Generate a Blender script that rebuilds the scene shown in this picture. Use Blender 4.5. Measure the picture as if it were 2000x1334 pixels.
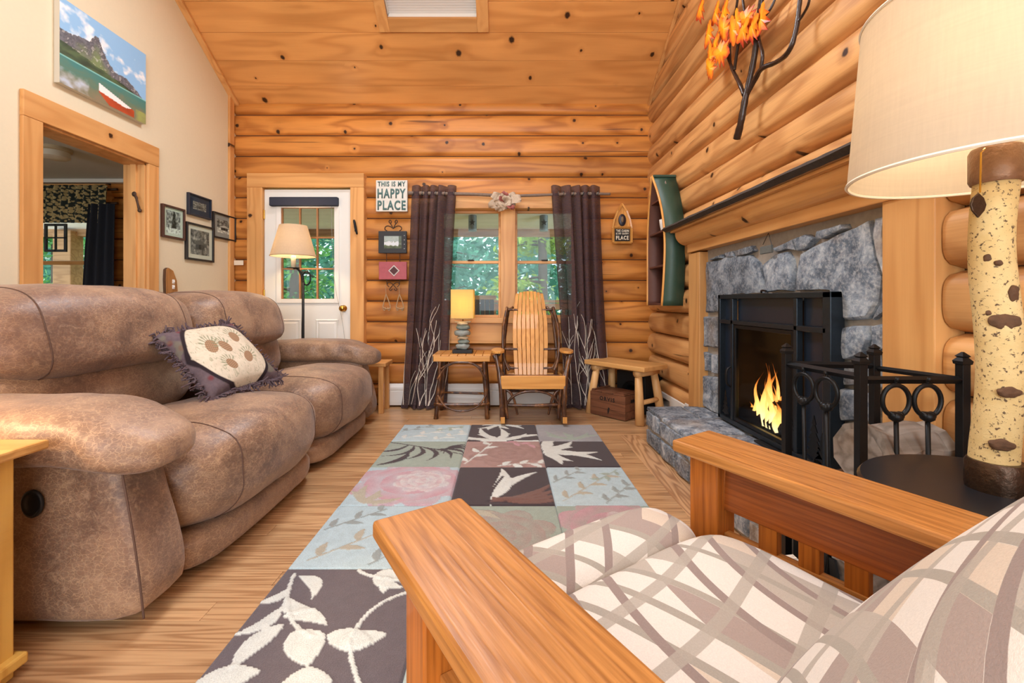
import bpy, bmesh, math, random
import numpy as np
from mathutils import Vector, Matrix, noise as mnoise
for _o in list(bpy.data.objects): bpy.data.objects.remove(_o)
SC = bpy.context.scene
COL = SC.collection
PI = math.pi
# ---------------------------------------------------------------- camera (one-point perspective, shifted lens)
F_PX, VPX, VPY, CAM_H = 865.0, 985.0, 588.0, 0.985
cam_d = bpy.data.cameras.new('camera'); cam = bpy.data.objects.new('camera', cam_d); COL.objects.link(cam)
cam.location = (0, 0, CAM_H); cam.rotation_euler = (PI/2, 0, 0)
cam_d.sensor_fit = 'HORIZONTAL'; cam_d.sensor_width = 36; cam_d.lens = 36*F_PX/2000
cam_d.shift_x = (1000-VPX)/2000; cam_d.shift_y = (VPY-667)/2000
cam_d.clip_start = 0.02; cam_d.clip_end = 300
SC.camera = cam
# ---------------------------------------------------------------- colour management
SC.view_settings.view_transform = 'Standard'; SC.view_settings.look = 'None'
SC.view_settings.gamma = 1.0; SC.view_settings.use_curve_mapping = False
SC.view_settings.exposure = 0.12
SC.cycles.use_denoising = True
SC.cycles.max_bounces = 10; SC.cycles.diffuse_bounces = 5; SC.cycles.transparent_max_bounces = 24
SC.cycles.sample_clamp_indirect = 6.0
# ---------------------------------------------------------------- world, sun, large area lights
def s2l(c):
    return c/12.92 if c <= 0.04045 else ((c+0.055)/1.055)**2.4
def hexc(h):
    return tuple(s2l(int(h[i:i+2], 16)/255) for i in (0, 2, 4)) + (1.0,)
W = bpy.data.worlds.new('sky'); SC.world = W; W.use_nodes = True
bgn = W.node_tree.nodes['Background']; bgn.inputs[0].default_value = (0.72, 0.86, 1.0, 1); bgn.inputs[1].default_value = 3.0
def light(name, kind, loc, energy, color, size=0.1, rot=None, size_y=None):
    d = bpy.data.lights.new(name, kind); d.energy = energy; d.color = color[:3]
    if kind == 'AREA':
        d.shape = 'RECTANGLE'; d.size = size; d.size_y = size_y or size
    elif kind == 'POINT': d.shadow_soft_size = size
    o = bpy.data.objects.new(name, d); COL.objects.link(o); o.location = loc
    if rot: o.rotation_euler = rot
    return o
sun = light('sun', 'SUN', (0, 0, 20), 7.5, (1.0, 0.95, 0.85)); sun.data.angle = 0.03
sun.rotation_euler = Vector((0.5, -0.62, -0.78)).to_track_quat('-Z', 'Y').to_euler()
# daylight entering through the skylight shaft and the big windows of the wall behind the viewer, then two added fills
SKY_T = math.atan(0.654)
light('skylight_daylight', 'AREA', (-0.59, 2.85, 3.66), 75, (0.84, 0.92, 1.0), 0.66, (-SKY_T, 0, 0), 0.95)
light('rear_window_daylight', 'AREA', (-0.3, -2.3, 1.75), 95, (0.90, 0.95, 1.0), 3.4, (PI/2, 0, 0), 2.0)
light('rear_slope_fill', 'AREA', (-0.4, -0.55, 3.85), 60, (0.88, 0.94, 1.0), 2.2, (0.5, 0, 0), 1.0)  # added fill under the closed rear slope; no skylight is cut there
light('bedroom_fill', 'AREA', (-4.1, -.45, 1.4), 28, (0.9, 0.95, 1.0), 1.2, (PI/2, 0, 0), 1.2)  # added fill to brighten the bedroom; its rear wall has no window
WARM = (1.0, 0.70, 0.40)
# ---------------------------------------------------------------- projection helpers (pixel + known plane -> metres)
def P(px, py, Y): return Vector(((px-VPX)/F_PX*Y, Y, CAM_H+(VPY-py)/F_PX*Y))
def PX(px, py, X):
    Y = F_PX*X/(px-VPX); return Vector((X, Y, CAM_H+(VPY-py)/F_PX*Y))
# ---------------------------------------------------------------- mesh helpers
class MB:
    def __init__(s): s.v = []; s.f = []
    def add(s, vs, fs, M=None):
        b = len(s.v)
        s.v += [tuple(M @ Vector(v)) if M else tuple(v) for v in vs]
        s.f += [tuple(i+b for i in f) for f in fs]; return s
    def box(s, a, b, M=None):
        x0, y0, z0 = a; x1, y1, z1 = b
        return s.add([(x0,y0,z0),(x1,y0,z0),(x1,y1,z0),(x0,y1,z0),(x0,y0,z1),(x1,y0,z1),(x1,y1,z1),(x0,y1,z1)],
              [(0,3,2,1),(4,5,6,7),(0,1,5,4),(1,2,6,5),(2,3,7,6),(3,0,4,7)], M)
    def prism(s, poly, vec, M=None):
        n = len(poly); vec = Vector(vec); A = [Vector(p) for p in poly]; B = [p+vec for p in A]
        return s.add(A+B, [tuple(range(n))[::-1], tuple(range(n, 2*n))]+[(i, (i+1) % n, n+(i+1) % n, n+i) for i in range(n)], M)
    def lathe(s, prof, n=20, M=None, cap=True):
        vs, fs = [], []
        for r, z in prof:
            for k in range(n):
                a = 2*PI*k/n; vs.append((r*math.cos(a), r*math.sin(a), z))
        for i in range(len(prof)-1):
            for k in range(n):
                k2 = (k+1) % n; fs.append((i*n+k, i*n+k2, (i+1)*n+k2, (i+1)*n+k))
        if cap:
            fs.append(tuple(range(n))[::-1]); m = (len(prof)-1)*n; fs.append(tuple(range(m, m+n)))
        return s.add(vs, fs, M)
    def tube(s, pts, rad, n=8, M=None, smooth=0, close=False, jit=0):
        pts = [Vector(p) for p in pts]
        if not hasattr(rad, '__len__'): rad = [rad]*len(pts)
        rad = list(rad)
        for _ in range(smooth):
            np_, nr = [pts[0]], [rad[0]]
            for i in range(len(pts)-1):
                np_ += [pts[i]*.75+pts[i+1]*.25, pts[i]*.25+pts[i+1]*.75]; nr += [rad[i]*.75+rad[i+1]*.25, rad[i]*.25+rad[i+1]*.75]
            pts, rad = np_+[pts[-1]], nr+[rad[-1]]
        if jit: rad = [r*(1+random.uniform(-jit, jit)) for r in rad]
        vs, fs = [], []; up = Vector((0.13, 0.21, 0.97)); m = len(pts)
        for i, p in enumerate(pts):
            if close: t = pts[(i+1) % m]-pts[i-1]
            else: t = pts[min(i+1, m-1)]-pts[max(i-1, 0)]
            if t.length < 1e-9: t = Vector((0, 0, 1))
            t.normalize(); a = t.cross(up)
            if a.length < 1e-3: a = t.cross(Vector((1, 0, 0)))
            a.normalize(); b = t.cross(a); up = a.cross(t)
            for k in range(n):
                q = 2*PI*k/n; vs.append(p+(a*math.cos(q)+b*math.sin(q))*rad[i])
        for i in range(m if close else m-1):
            j = (i+1) % m
            for k in range(n):
                k2 = (k+1) % n; fs.append((i*n+k, j*n+k, j*n+k2, i*n+k2))
        if not close: fs.append(tuple(range(n))); fs.append(tuple(range((m-1)*n, m*n))[::-1])
        return s.add(vs, fs, M)
    def grid(s, fn, nu, nv, M=None):
        vs = [fn(i/nu, j/nv) for j in range(nv+1) for i in range(nu+1)]
        fs = [(j*(nu+1)+i, j*(nu+1)+i+1, (j+1)*(nu+1)+i+1, (j+1)*(nu+1)+i) for j in range(nv) for i in range(nu)]
        return s.add(vs, fs, M)
    def soft(s, c, h, n=10, p=4.0, fn=None, M=None):
        """rounded block: cube grid pushed to a superellipsoid of half sizes h"""
        idx = {}; vs = []; fs = []
        def vid(a, b, d):
            k = (round(a, 5), round(b, 5), round(d, 5))
            if k not in idx:
                q = Vector(k); L = (abs(q.x)**p+abs(q.y)**p+abs(q.z)**p)**(1/p); q = q/L
                w = Vector((c[0]+q.x*h[0], c[1]+q.y*h[1], c[2]+q.z*h[2]))
                if fn: w = Vector(fn(w, q))
                idx[k] = len(vs); vs.append(w)
            return idx[k]
        for ax in range(3):
            for sg in (-1, 1):
                for i in range(n):
                    for j in range(n):
                        q = []
                        for (u, v) in ((i, j), (i+1, j), (i+1, j+1), (i, j+1)):
                            t = [0, 0, 0]; t[ax] = sg
                            t[(ax+1) % 3] = math.tan((2*u/n-1)*PI/4); t[(ax+2) % 3] = math.tan((2*v/n-1)*PI/4); q.append(vid(*t))
                        fs.append(tuple(q if sg > 0 else q[::-1]))
        return s.add(vs, fs, M)
    def build(s, name, mat, parent=None, smooth=False, bevel=0, M=None, seg=2, auto=None):
        me = bpy.data.meshes.new(name); me.from_pydata([tuple(v) for v in s.v], [], s.f); me.update()
        return mk(name, me, mat, parent, smooth, bevel, M, seg, auto)
def mk(name, me, mat, parent=None, smooth=False, bevel=0, M=None, seg=2, auto=None):
    o = bpy.data.objects.new(name, me); COL.objects.link(o)
    if mat: me.materials.append(mat)
    if parent: o.parent = parent
    if M is not None: o.matrix_basis = M
    if smooth and len(me.polygons): me.polygons.foreach_set('use_smooth', [True]*len(me.polygons))
    if auto:
        try: me.set_sharp_from_angle(angle=auto)
        except Exception: pass
    if bevel:
        b = o.modifiers.new('edge', 'BEVEL'); b.width = bevel; b.segments = seg; b.limit_method = 'ANGLE'; b.angle_limit = 0.6
    return o
def empty(name, loc=(0, 0, 0), rz=0):
    o = bpy.data.objects.new(name, None); COL.objects.link(o); o.location = loc; o.rotation_euler = (0, 0, rz); return o
def tag(o, label=None, cat=None, group=None, kind=None):
    if label: o['label'] = label
    if cat: o['category'] = cat
    if group: o['group'] = group
    if kind: o['kind'] = kind
    return o
def struct(o, label=None): o['kind'] = 'structure'; return tag(o, label)
def box(name, a, b, mat, parent=None, bevel=0.003, M=None):
    lo = [min(a[i], b[i]) for i in range(3)]; hi = [max(a[i], b[i]) for i in range(3)]
    return MB().box(lo, hi).build(name, mat, parent, bevel=bevel, M=M)
def text_mesh(body, size, M, mat, name, parent, ext=0.0008, sx=1.0, align='CENTER', spacing=1.0, bold=0.0):
    cu = bpy.data.curves.new('t', 'FONT'); cu.body = body; cu.size = size; cu.align_x = align; cu.align_y = 'CENTER'
    cu.extrude = ext; cu.offset = bold; cu.space_character = spacing; cu.resolution_u = 3
    to = bpy.data.objects.new('t', cu); COL.objects.link(to)
    me = bpy.data.meshes.new_from_object(to.evaluated_get(bpy.context.evaluated_depsgraph_get()))
    bpy.data.objects.remove(to); bpy.data.curves.remove(cu)
    if sx != 1.0: me.transform(Matrix.Diagonal((sx, 1, 1, 1)))
    me.materials.clear(); me.transform(M); me.name = name
    return mk(name, me, mat, parent)
def TR(loc, rx=0, ry=0, rz=0): return Matrix.Translation(loc) @ Matrix.Rotation(rz, 4, 'Z') @ Matrix.Rotation(ry, 4, 'Y') @ Matrix.Rotation(rx, 4, 'X')
# ---------------------------------------------------------------- material helpers
class NB:
    def __init__(s, name):
        s.m = bpy.data.materials.new(name); s.m.use_nodes = True; s.nt = s.m.node_tree; s.n = s.nt.nodes
        s.b = s.n['Principled BSDF']; s.out = s.n['Material Output']
    def new(s, t, **kw):
        nd = s.n.new(t)
        for k, v in kw.items(): setattr(nd, k, v)
        return nd
    def set(s, sock, v):
        if isinstance(v, bpy.types.NodeSocket): s.nt.links.new(v, sock)
        elif v is not None: sock.default_value = v
    def co(s, which='Object'): return s.new('ShaderNodeTexCoord').outputs[which]
    def rnd(s): return s.new('ShaderNodeObjectInfo').outputs['Random']
    def ma(s, op, a, b=None, c=None, clamp=False):
        nd = s.new('ShaderNodeMath', operation=op); nd.use_clamp = clamp
        for i, v in enumerate((a, b, c)):
            if v is not None: s.set(nd.inputs[i], v)
        return nd.outputs[0]
    def vm(s, op, a, b=None):
        nd = s.new('ShaderNodeVectorMath', operation=op); s.set(nd.inputs[0], a)
        if b is not None: s.set(nd.inputs[1], b)
        return nd.outputs[0]
    def sep(s, v): nd = s.new('ShaderNodeSeparateXYZ'); s.set(nd.inputs[0], v); return nd.outputs
    def comb(s, x=0, y=0, z=0):
        nd = s.new('ShaderNodeCombineXYZ')
        for i, v in enumerate((x, y, z)): s.set(nd.inputs[i], v)
        return nd.outputs[0]
    def noise(s, vec, scale=1, detail=3, rough=.5, dist=0, out=0):
        nd = s.new('ShaderNodeTexNoise'); s.set(nd.inputs['Vector'], vec)
        for k, v in (('Scale', scale), ('Detail', detail), ('Roughness', rough), ('Distortion', dist)): s.set(nd.inputs[k], v)
        return nd.outputs[out]
    def vor(s, vec, scale=1, dim='2D', feat='F1', out=0, rand=1):
        nd = s.new('ShaderNodeTexVoronoi', voronoi_dimensions=dim, feature=feat); s.set(nd.inputs['Vector'], vec)
        s.set(nd.inputs['Scale'], scale); s.set(nd.inputs['Randomness'], rand); return nd.outputs[out]
    def ramp(s, fac, stops, interp='LINEAR'):
        nd = s.new('ShaderNodeValToRGB'); s.set(nd.inputs[0], fac); cr = nd.color_ramp; cr.interpolation = interp
        while len(cr.elements) < len(stops): cr.elements.new(0.5)
        for e, (p, c) in zip(cr.elements, stops): e.position = p; e.color = c if len(c) == 4 else tuple(c)+(1,)
        return nd.outputs[0]
    def mr(s, v, a, b, c=0, d=1):
        nd = s.new('ShaderNodeMapRange'); nd.clamp = True
        for i, x in enumerate((v, a, b, c, d)): s.set(nd.inputs[i], x)
        return nd.outputs[0]
    def mix(s, f, a, b, mode='MIX'):
        nd = s.new('ShaderNodeMix', data_type='RGBA', blend_type=mode); s.set(nd.inputs[0], f); s.set(nd.inputs[6], a); s.set(nd.inputs[7], b); return nd.outputs[2]
    def bump(s, h, strength=.3, dist=.01):
        nd = s.new('ShaderNodeBump'); s.set(nd.inputs['Height'], h); nd.inputs['Strength'].default_value = strength; nd.inputs['Distance'].default_value = dist
        s.nt.links.new(nd.outputs[0], s.b.inputs['Normal'])
    def fin(s, col=None, rough=None, metal=None, spec=None, coat=None, sheen=None):
        for k, v in (('Base Color', col), ('Roughness', rough), ('Metallic', metal), ('Specular IOR Level', spec), ('Coat Weight', coat), ('Sheen Weight', sheen)):
            if v is not None: s.set(s.b.inputs[k], v)
        return s.m
def plain(name, h, rough=.5, metal=0, spec=None, var=0.0, vs=20, bump=0, coat=None):
    b = NB(name); c = hexc(h)
    if var:
        n = b.noise(b.co(), vs, 4, .6); dk = tuple(x*(1-var) for x in c[:3])+(1,); lt = tuple(min(1, x*(1+var)) for x in c[:3])+(1,)
        b.fin(b.mix(n, dk, lt), rough, metal, spec, coat)
        if bump: b.bump(n, bump, .004)
    else: b.fin(c, rough, metal, spec, coat)
    return b.m
def wood(name, light_, dark_, uv='XZ', knots=2.2, ksize=.05, grain=(.7, 5.0), rings=9, amp=.5, rough=.42, fine=.25, knotc='3a2212', rndv=.12, coat=0.0, checks=0.0, world=False, vary=None, spec=.35):
    """plain-sawn timber: contour-line grain along the first axis of uv, round knots, per-piece variation"""
    b = NB(name)
    if world: geo = b.new('ShaderNodeNewGeometry').outputs['Position']
    else: geo = b.co('Object')
    S = b.sep(geo); A = {'X': S[0], 'Y': S[1], 'Z': S[2]}
    r = b.rnd(); off = b.ma('MULTIPLY', r, 53.0)
    u = b.ma('ADD', A[uv[0]], off); v = b.ma('ADD', A[uv[1]], b.ma('MULTIPLY', r, 17.0))
    w = A[[k for k in 'XYZ' if k not in uv][0]]
    kd = None
    if knots:
        vo = b.new('ShaderNodeTexVoronoi', voronoi_dimensions='2D', feature='F1'); b.set(vo.inputs['Vector'], b.comb(u, v)); vo.inputs['Scale'].default_value = knots
        cr_ = b.sep(vo.outputs['Color'])[0]; wob = b.noise(b.comb(u, v), 60, 2, .5)
        kd = b.ma('DIVIDE', b.ma('ADD', vo.outputs['Distance'], b.ma('MULTIPLY', b.ma('SUBTRACT', wob, .5), .03)), b.ma('MULTIPLY_ADD', cr_, 1.1, .35))
    vec = b.comb(b.ma('MULTIPLY', u, grain[0]), b.ma('MULTIPLY', v, grain[1]), b.ma('MULTIPLY', w, grain[1]))
    n = b.noise(vec, 1.0, 2.0, .5)
    ph = b.ma('MULTIPLY', n, rings*2*PI)
    if knots:
        halo = b.mr(kd, ksize*.6, ksize*4.5, 1, 0); ph = b.ma('ADD', ph, b.ma('MULTIPLY', halo, 2.2))
    g = b.ma('MULTIPLY_ADD', b.ma('SINE', ph), .5, .5); g = b.ma('POWER', g, 1.8)
    fv = b.comb(b.ma('MULTIPLY', u, 5), b.ma('MULTIPLY', v, 140), b.ma('MULTIPLY', w, 140))
    fn = b.noise(fv, 1, 2, .6)
    L, D = hexc(light_), hexc(dark_)
    fac = b.ma('MULTIPLY_ADD', g, amp, b.ma('MULTIPLY', b.ma('SUBTRACT', fn, .4), fine), clamp=True)
    col = b.mix(fac, L, D)
    big = b.noise(b.comb(b.ma('MULTIPLY', u, 1.3), b.ma('MULTIPLY', v, 4), w), 1, 2, .5)
    val = b.ma('ADD', b.ma('MULTIPLY_ADD', r, 2*rndv, 1-rndv), b.ma('MULTIPLY', b.ma('SUBTRACT', big, .5), .5))
    hs = b.new('ShaderNodeHueSaturation'); b.set(hs.inputs['Value'], val); b.set(hs.inputs['Color'], col); col = hs.outputs[0]
    if knots:
        col = b.mix(b.ma('MULTIPLY', b.mr(kd, ksize*.9, ksize*2.6, 1, 0), .35), col, D)
        col = b.mix(b.mr(kd, ksize*.55, ksize*.95, 1, 0), col, hexc(knotc))
    if checks:
        cn = b.noise(b.comb(b.ma('MULTIPLY', u, .9), b.ma('MULTIPLY', v, 26), b.ma('MULTIPLY', w, 3)), 1, 2, .5, .4)
        col = b.mix(b.ma('MULTIPLY', b.mr(cn, .70, .74), checks), col, hexc('4A2A14'))
    b.fin(col, rough, 0, spec, coat)
    b.bump(b.ma('ADD', fn, b.ma('MULTIPLY', g, .5)), .12, .002)
    return b.m
# ---------------------------------------------------------------- materials
random.seed(7)
M = {}
M['log_back'] = wood('log_back', 'CE8B43', '985822', 'XZ', 2.8, .045, (.5, 4.0), 7, .65, .40, .6, rndv=.14, checks=.7)
M['log_side'] = wood('log_side', 'D4A066', 'A26C3C', 'YZ', 2.6, .045, (.5, 4.0), 8, .6, .42, .65, rndv=.12, checks=.7)
M['ceil'] = wood('ceiling_pine', 'D79B5A', 'B27338', 'XY', 2.2, .05, (.45, 3.2), 8, .45, .34, .3, rndv=.11)
M['trim'] = wood('trim_pine_vertical', 'D8A264', 'B4783E', 'ZX', 1.5, .03, (.5, 6), 6, .45, .4, .25, rndv=.05)
M['trim_y'] = wood('trim_pine_along', 'D8A264', 'B4783E', 'YZ', 1.5, .03, (.5, 6), 6, .45, .4, .25, rndv=.05)
M['trim_x'] = wood('trim_pine_across', 'D8A264', 'B4783E', 'XZ', 1.5, .03, (.5, 6), 6, .45, .4, .25, rndv=.05)
M['floor'] = wood('floor_pine', 'C69E72', '8A5E3A', 'XY', 0, .03, (.7, 17.0), 9, .6, .32, .6, rndv=.12, coat=.2)
M['chink'] = plain('dark_joint', '4A2E18', .8)
M['cream'] = plain('cream_plaster', 'DDD2B4', .75, var=.03, vs=60, bump=.03)
M['grey_ceiling'] = plain('grey_white_paint', 'C9CBC6', .8)
M['white'] = plain('white_paint', 'E9E7E0', .45)
M['door_white'] = plain('door_white', 'E4E5DF', .42)
M['black'] = plain('black_iron', '17181A', .42, .5, var=.2, vs=90)
M['blackm'] = plain('matte_black', '121315', .6)
M['brass'] = plain('brass', 'C79A46', .22, 1)
M['muntin'] = plain('muntin_wood', 'A9764A', .5)
M['heater'] = plain('heater_enamel', 'E3E3DE', .4)
M['mortar'] = plain('mortar', '9C958A', .9, var=.25, vs=40, bump=.4)
def stone_mat():
    b = NB('field_stone'); co = b.co(); r = b.rnd(); v = b.vm('ADD', co, b.comb(b.ma('MULTIPLY', r, 31), b.ma('MULTIPLY', r, 11), 0))
    n1 = b.noise(v, 9, 6, .65, .6); n2 = b.noise(v, 60, 4, .7); n3 = b.noise(v, 3.2, 2, .5)
    c = b.ramp(n1, [(.28, hexc('333C48')), (.46, hexc('5C6876')), (.58, hexc('8A95A0')), (.74, hexc('C6CBCC'))])
    c = b.mix(b.ma('MULTIPLY', b.mr(n2, .45, .7), .45), c, hexc('DADDDD')); c = b.mix(b.ma('MULTIPLY', b.mr(n3, .56, .72), .55), c, hexc('8A7458'))
    hs = b.new('ShaderNodeHueSaturation'); b.set(hs.inputs['Value'], b.ma('MULTIPLY_ADD', r, .5, .72)); b.set(hs.inputs['Color'], c)
    b.fin(hs.outputs[0], .78); b.bump(b.ma('ADD', n1, b.ma('MULTIPLY', n2, .35)), .55, .012); return b.m
M['stone'] = stone_mat()
def glass_mat(name, tint=(.94, .98, .97), gl=.012):
    b = NB(name); t = b.new('ShaderNodeBsdfTransparent'); t.inputs[0].default_value = tint+(1,)
    g = b.new('ShaderNodeBsdfGlossy'); g.inputs['Roughness'].default_value = .02
    mx = b.new('ShaderNodeMixShader'); mx.inputs[0].default_value = gl
    b.nt.links.new(t.outputs[0], mx.inputs[1]); b.nt.links.new(g.outputs[0], mx.inputs[2]); b.nt.links.new(mx.outputs[0], b.out.inputs[0]); return b.m
M['glass'] = glass_mat('window_glass')
# ---------------------------------------------------------------- room numbers
YB, XL, XR = 4.22, -2.56, 1.43           # log seam planes
EAVE, PITCH = 2.84, 0.654
RIDGE_Y = 0.75
def zc(y): return EAVE+PITCH*(YB-y) if y >= RIDGE_Y else EAVE+PITCH*(YB-RIDGE_Y)-PITCH*(RIDGE_Y-y)
COURSE = 0.197
# ---------------------------------------------------------------- floor
floor = struct(box('floor', (-5.6, -2.6, -.06), (1.75, 4.3, -.016), M['chink'], bevel=0), 'honey pine plank floor')
pw = .0835; y = .28
row = 0
while y < 4.2:
    cuts = [-2.7]; x = -2.7+random.uniform(.6, 2.6)
    while x < 1.2: cuts.append(x); x += random.uniform(1.8, 3.2)
    cuts.append(1.5)
    for a, b_ in zip(cuts, cuts[1:]):
        box('plank', (a+.0006, y+.0006, -.018), (b_-.0006, y+pw-.0006, random.uniform(-.0006, 0)), M['floor'], floor, .0012)
    y += pw; row += 1
box('plank', (-2.7, -2.5, -.018), (1.5, .2795, 0), M['floor'], floor, 0)
box('plank', (-5.6, -.5, -.018), (-2.705, 4.2, 0), M['floor'], floor, 0)
M['floor_y'] = wood('floor_border', 'CFA478', '8E5F3A', 'YX', 0, .03, (.9, 9.0), 11, .7, .3, .35, rndv=.05, coat=.25)
box('border_plank', (.845, 1.35, -.016), (.985, 3.25, .0012), M['floor_y'], floor, .0012)
# ---------------------------------------------------------------- log helper
def log_mesh(axis, a, b, z0, z1, face, depth, into, clip=None, nseg=12, prof=(2.6, .55)):
    """one split log: runs a..b along axis ('X' or 'Y'), bulging from plane `face` by depth toward sign `into`"""
    mb = MB(); vs = []; n = nseg
    xs = [a+(b-a)*k/6 for k in range(7)]
    ph = random.uniform(0, 9)
    for i, x in enumerate(xs):
        for k in range(n+1):
            t = -1+2*k/n; d = depth*max(0, 1-abs(t)**prof[0])**prof[1]
            d *= 1+.06*math.sin(ph+x*1.7)
            zz = (z0+z1)/2+t*(z1-z0)/2*.995
            xx = x
            if clip: xx = clip(x, zz)
            vs.append((xx, face+into*d, zz) if axis == 'X' else (face+into*d, xx, zz))
    fs = []
    for i in range(6):
        for k in range(n):
            q = (i*(n+1)+k, (i+1)*(n+1)+k, (i+1)*(n+1)+k+1, i*(n+1)+k+1); fs.append(q if (axis == 'X') == (into < 0) else q[::-1])
    e0 = tuple(range(n+1)); e1 = tuple(6*(n+1)+k for k in range(n+1)); fs += [e0, e1[::-1]]
    return mb.add(vs, fs)
def segs(a, b, holes):
    out = [(a, b)]
    for h0, h1 in holes:
        nx = []
        for s0, s1 in out:
            if h1 <= s0 or h0 >= s1: nx.append((s0, s1)); continue
            if h0 > s0: nx.append((s0, h0))
            if h1 < s1: nx.append((h1, s1))
        out = nx
    return [s for s in out if s[1]-s[0] > .01]
bx = lambda px: (px-VPX)/F_PX*YB
bz = lambda py: CAM_H+(VPY-py)/F_PX*YB
DOOR = (bx(494), bx(717), 0, bz(344)); WIN = (bx(850), bx(1133), bz(655), bz(388))
BW = (-4.62, -3.82, .72, 2.0)            # bedroom window hole
# ---------------------------------------------------------------- back wall
def wall_with_holes(name, x0, x1, z0, z1, y0, y1, holes, mat):
    mb = MB(); zs = sorted({z0, z1, *[max(z0, min(z1, h[2])) for h in holes], *[max(z0, min(z1, h[3])) for h in holes]})
    for a, b in zip(zs, zs[1:]):
        mid = (a+b)/2
        for s0, s1 in segs(x0, x1, [(h[0], h[1]) for h in holes if h[2] < mid < h[3]]): mb.box((s0, y0, a), (s1, y1, b))
    return mb.build(name, mat)
wall_back = struct(wall_with_holes('wall_back', -5.6, XR+.1, -.05, 2.95, YB+.004, YB+.16, [DOOR, WIN, BW], M['chink']), 'log wall holding the glazed white door and double window')
k = 0
while k*COURSE < EAVE-.01:
    z0, z1 = k*COURSE, min((k+1)*COURSE, EAVE+.03)
    hs = [(h[0], h[1]) for h in (DOOR, WIN) if h[2] < z1-.03 and h[3] > z0+.03]
    for s0, s1 in segs(XL-.02, XR+.02, hs): log_mesh('X', s0, s1, z0, z1, YB+.01, .042, -1, prof=(3.0, .5)).build('log', M['log_back'], wall_back, smooth=True, auto=.9)
    hs = [(BW[0]-.1, BW[1]+.1)] if BW[2]-.05 < z1-.03 and BW[3]+.05 > z0+.03 else []
    if z0 < 2.1:
        for s0, s1 in segs(-5.5, XL-.16, hs): log_mesh('X', s0, s1, z0, z1, YB+.01, .042, -1, prof=(3.0, .5)).build('log', M['log_back'], wall_back, smooth=True, auto=.9)
    k += 1
# ---------------------------------------------------------------- right wall (gable, log)
mbk = MB(); H0, H1, HZ = 1.80, 2.78, 1.04
for (a, b, z0) in ((-2.6, H0, -.05), (H1, YB+.16, -.05), (H0, H1, HZ)):
    ys = [a]+([RIDGE_Y] if a < RIDGE_Y < b else [])+[b]
    for p, q in zip(ys, ys[1:]): mbk.prism([(XR+.01, p, z0), (XR+.01, q, z0), (XR+.01, q, zc(min(q, YB))+.05), (XR+.01, p, zc(p)+.05)], (.12, 0, 0))
wall_right = struct(mbk.build('wall_right', M['chink']), 'log gable wall holding the stone fireplace')
k = -1
FP = (1.38, 3.24, 1.44)
while True:
    z0, z1 = max(0, .0985+k*COURSE), .0985+(k+1)*COURSE
    if z0 > zc(RIDGE_Y)-.05: break
    def clipr(yy, zz):
        lim = YB if zz < EAVE else YB-(zz-EAVE)/PITCH
        lo = -2.5 if zz < EAVE else max(-2.5, 2*RIDGE_Y-YB+(zz-EAVE)/PITCH)
        return max(min(yy, lim+.02), lo) if lim > lo else RIDGE_Y
    hs = [(FP[0], FP[1])] if z0 < FP[2]-.03 else []
    for s0, s1 in segs(-2.4, YB, hs): log_mesh('Y', s0, s1, z0, z1, XR+.014, .078, -1, clipr, prof=(3.6, .5)).build('log', M['log_side'], wall_right, smooth=True, auto=.9)
    k += 1
# ---------------------------------------------------------------- left wall (plaster gable with doorway)
DY0, DY1, DZ = 2.44, 3.163, 1.968
mbl = MB()
def gab(y0, y1, z0):
    ys = [y0]+([RIDGE_Y] if y0 < RIDGE_Y < y1 else [])+[y1]
    for p, q in zip(ys, ys[1:]): mbl.prism([(XL, p, z0), (XL, q, z0), (XL, q, zc(q)+.05), (XL, p, zc(p)+.05)], (-.15, 0, 0))
gab(-2.6, DY0, -.05); gab(DY0, DY1, DZ); gab(DY1, YB+.1, -.05)
wall_left = struct(mbl.build('wall_left', M['cream']), 'cream plaster gable wall with the doorway')
wall_rear = struct(wall_with_holes('wall_rear', XL-.15, XR+.2, -.05, 3.0, -2.62, -2.5, [(-2.0, 1.4, .75, 2.75)], M['cream']))
# doorway casing
d2 = empty('door_2', (XL, 2.8, 0)); struct(d2, 'pine cased doorway into the bedroom')
Md = Matrix.Translation((-XL, -2.8, 0))
for nm, a, b in (('casing', (XL, 2.336, 0), (XL+.022, DY0, DZ)), ('casing', (XL, DY1, 0), (XL+.022, 3.257, DZ)), ('head_casing', (XL, 2.336, DZ), (XL+.024, 3.257, 2.108))):
    box(nm, a, b, M['trim_y'] if nm[0] == 'h' else M['trim'], d2, .004, Md)
for nm, a, b in (('jamb', (XL-.15, DY0-.001, 0), (XL+.001, DY0+.014, DZ)), ('jamb', (XL-.15, DY1-.014, 0), (XL+.001, DY1+.001, DZ)), ('head_jamb', (XL-.15, DY0, DZ-.014), (XL+.001, DY1, DZ+.001))):
    box(nm, a, b, M['trim'], d2, .002, Md)
box('door_stop', (XL-.09, DY1-.028, 0), (XL-.05, DY1-.012, DZ-.012), M['trim'], d2, .002, Md)
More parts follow.
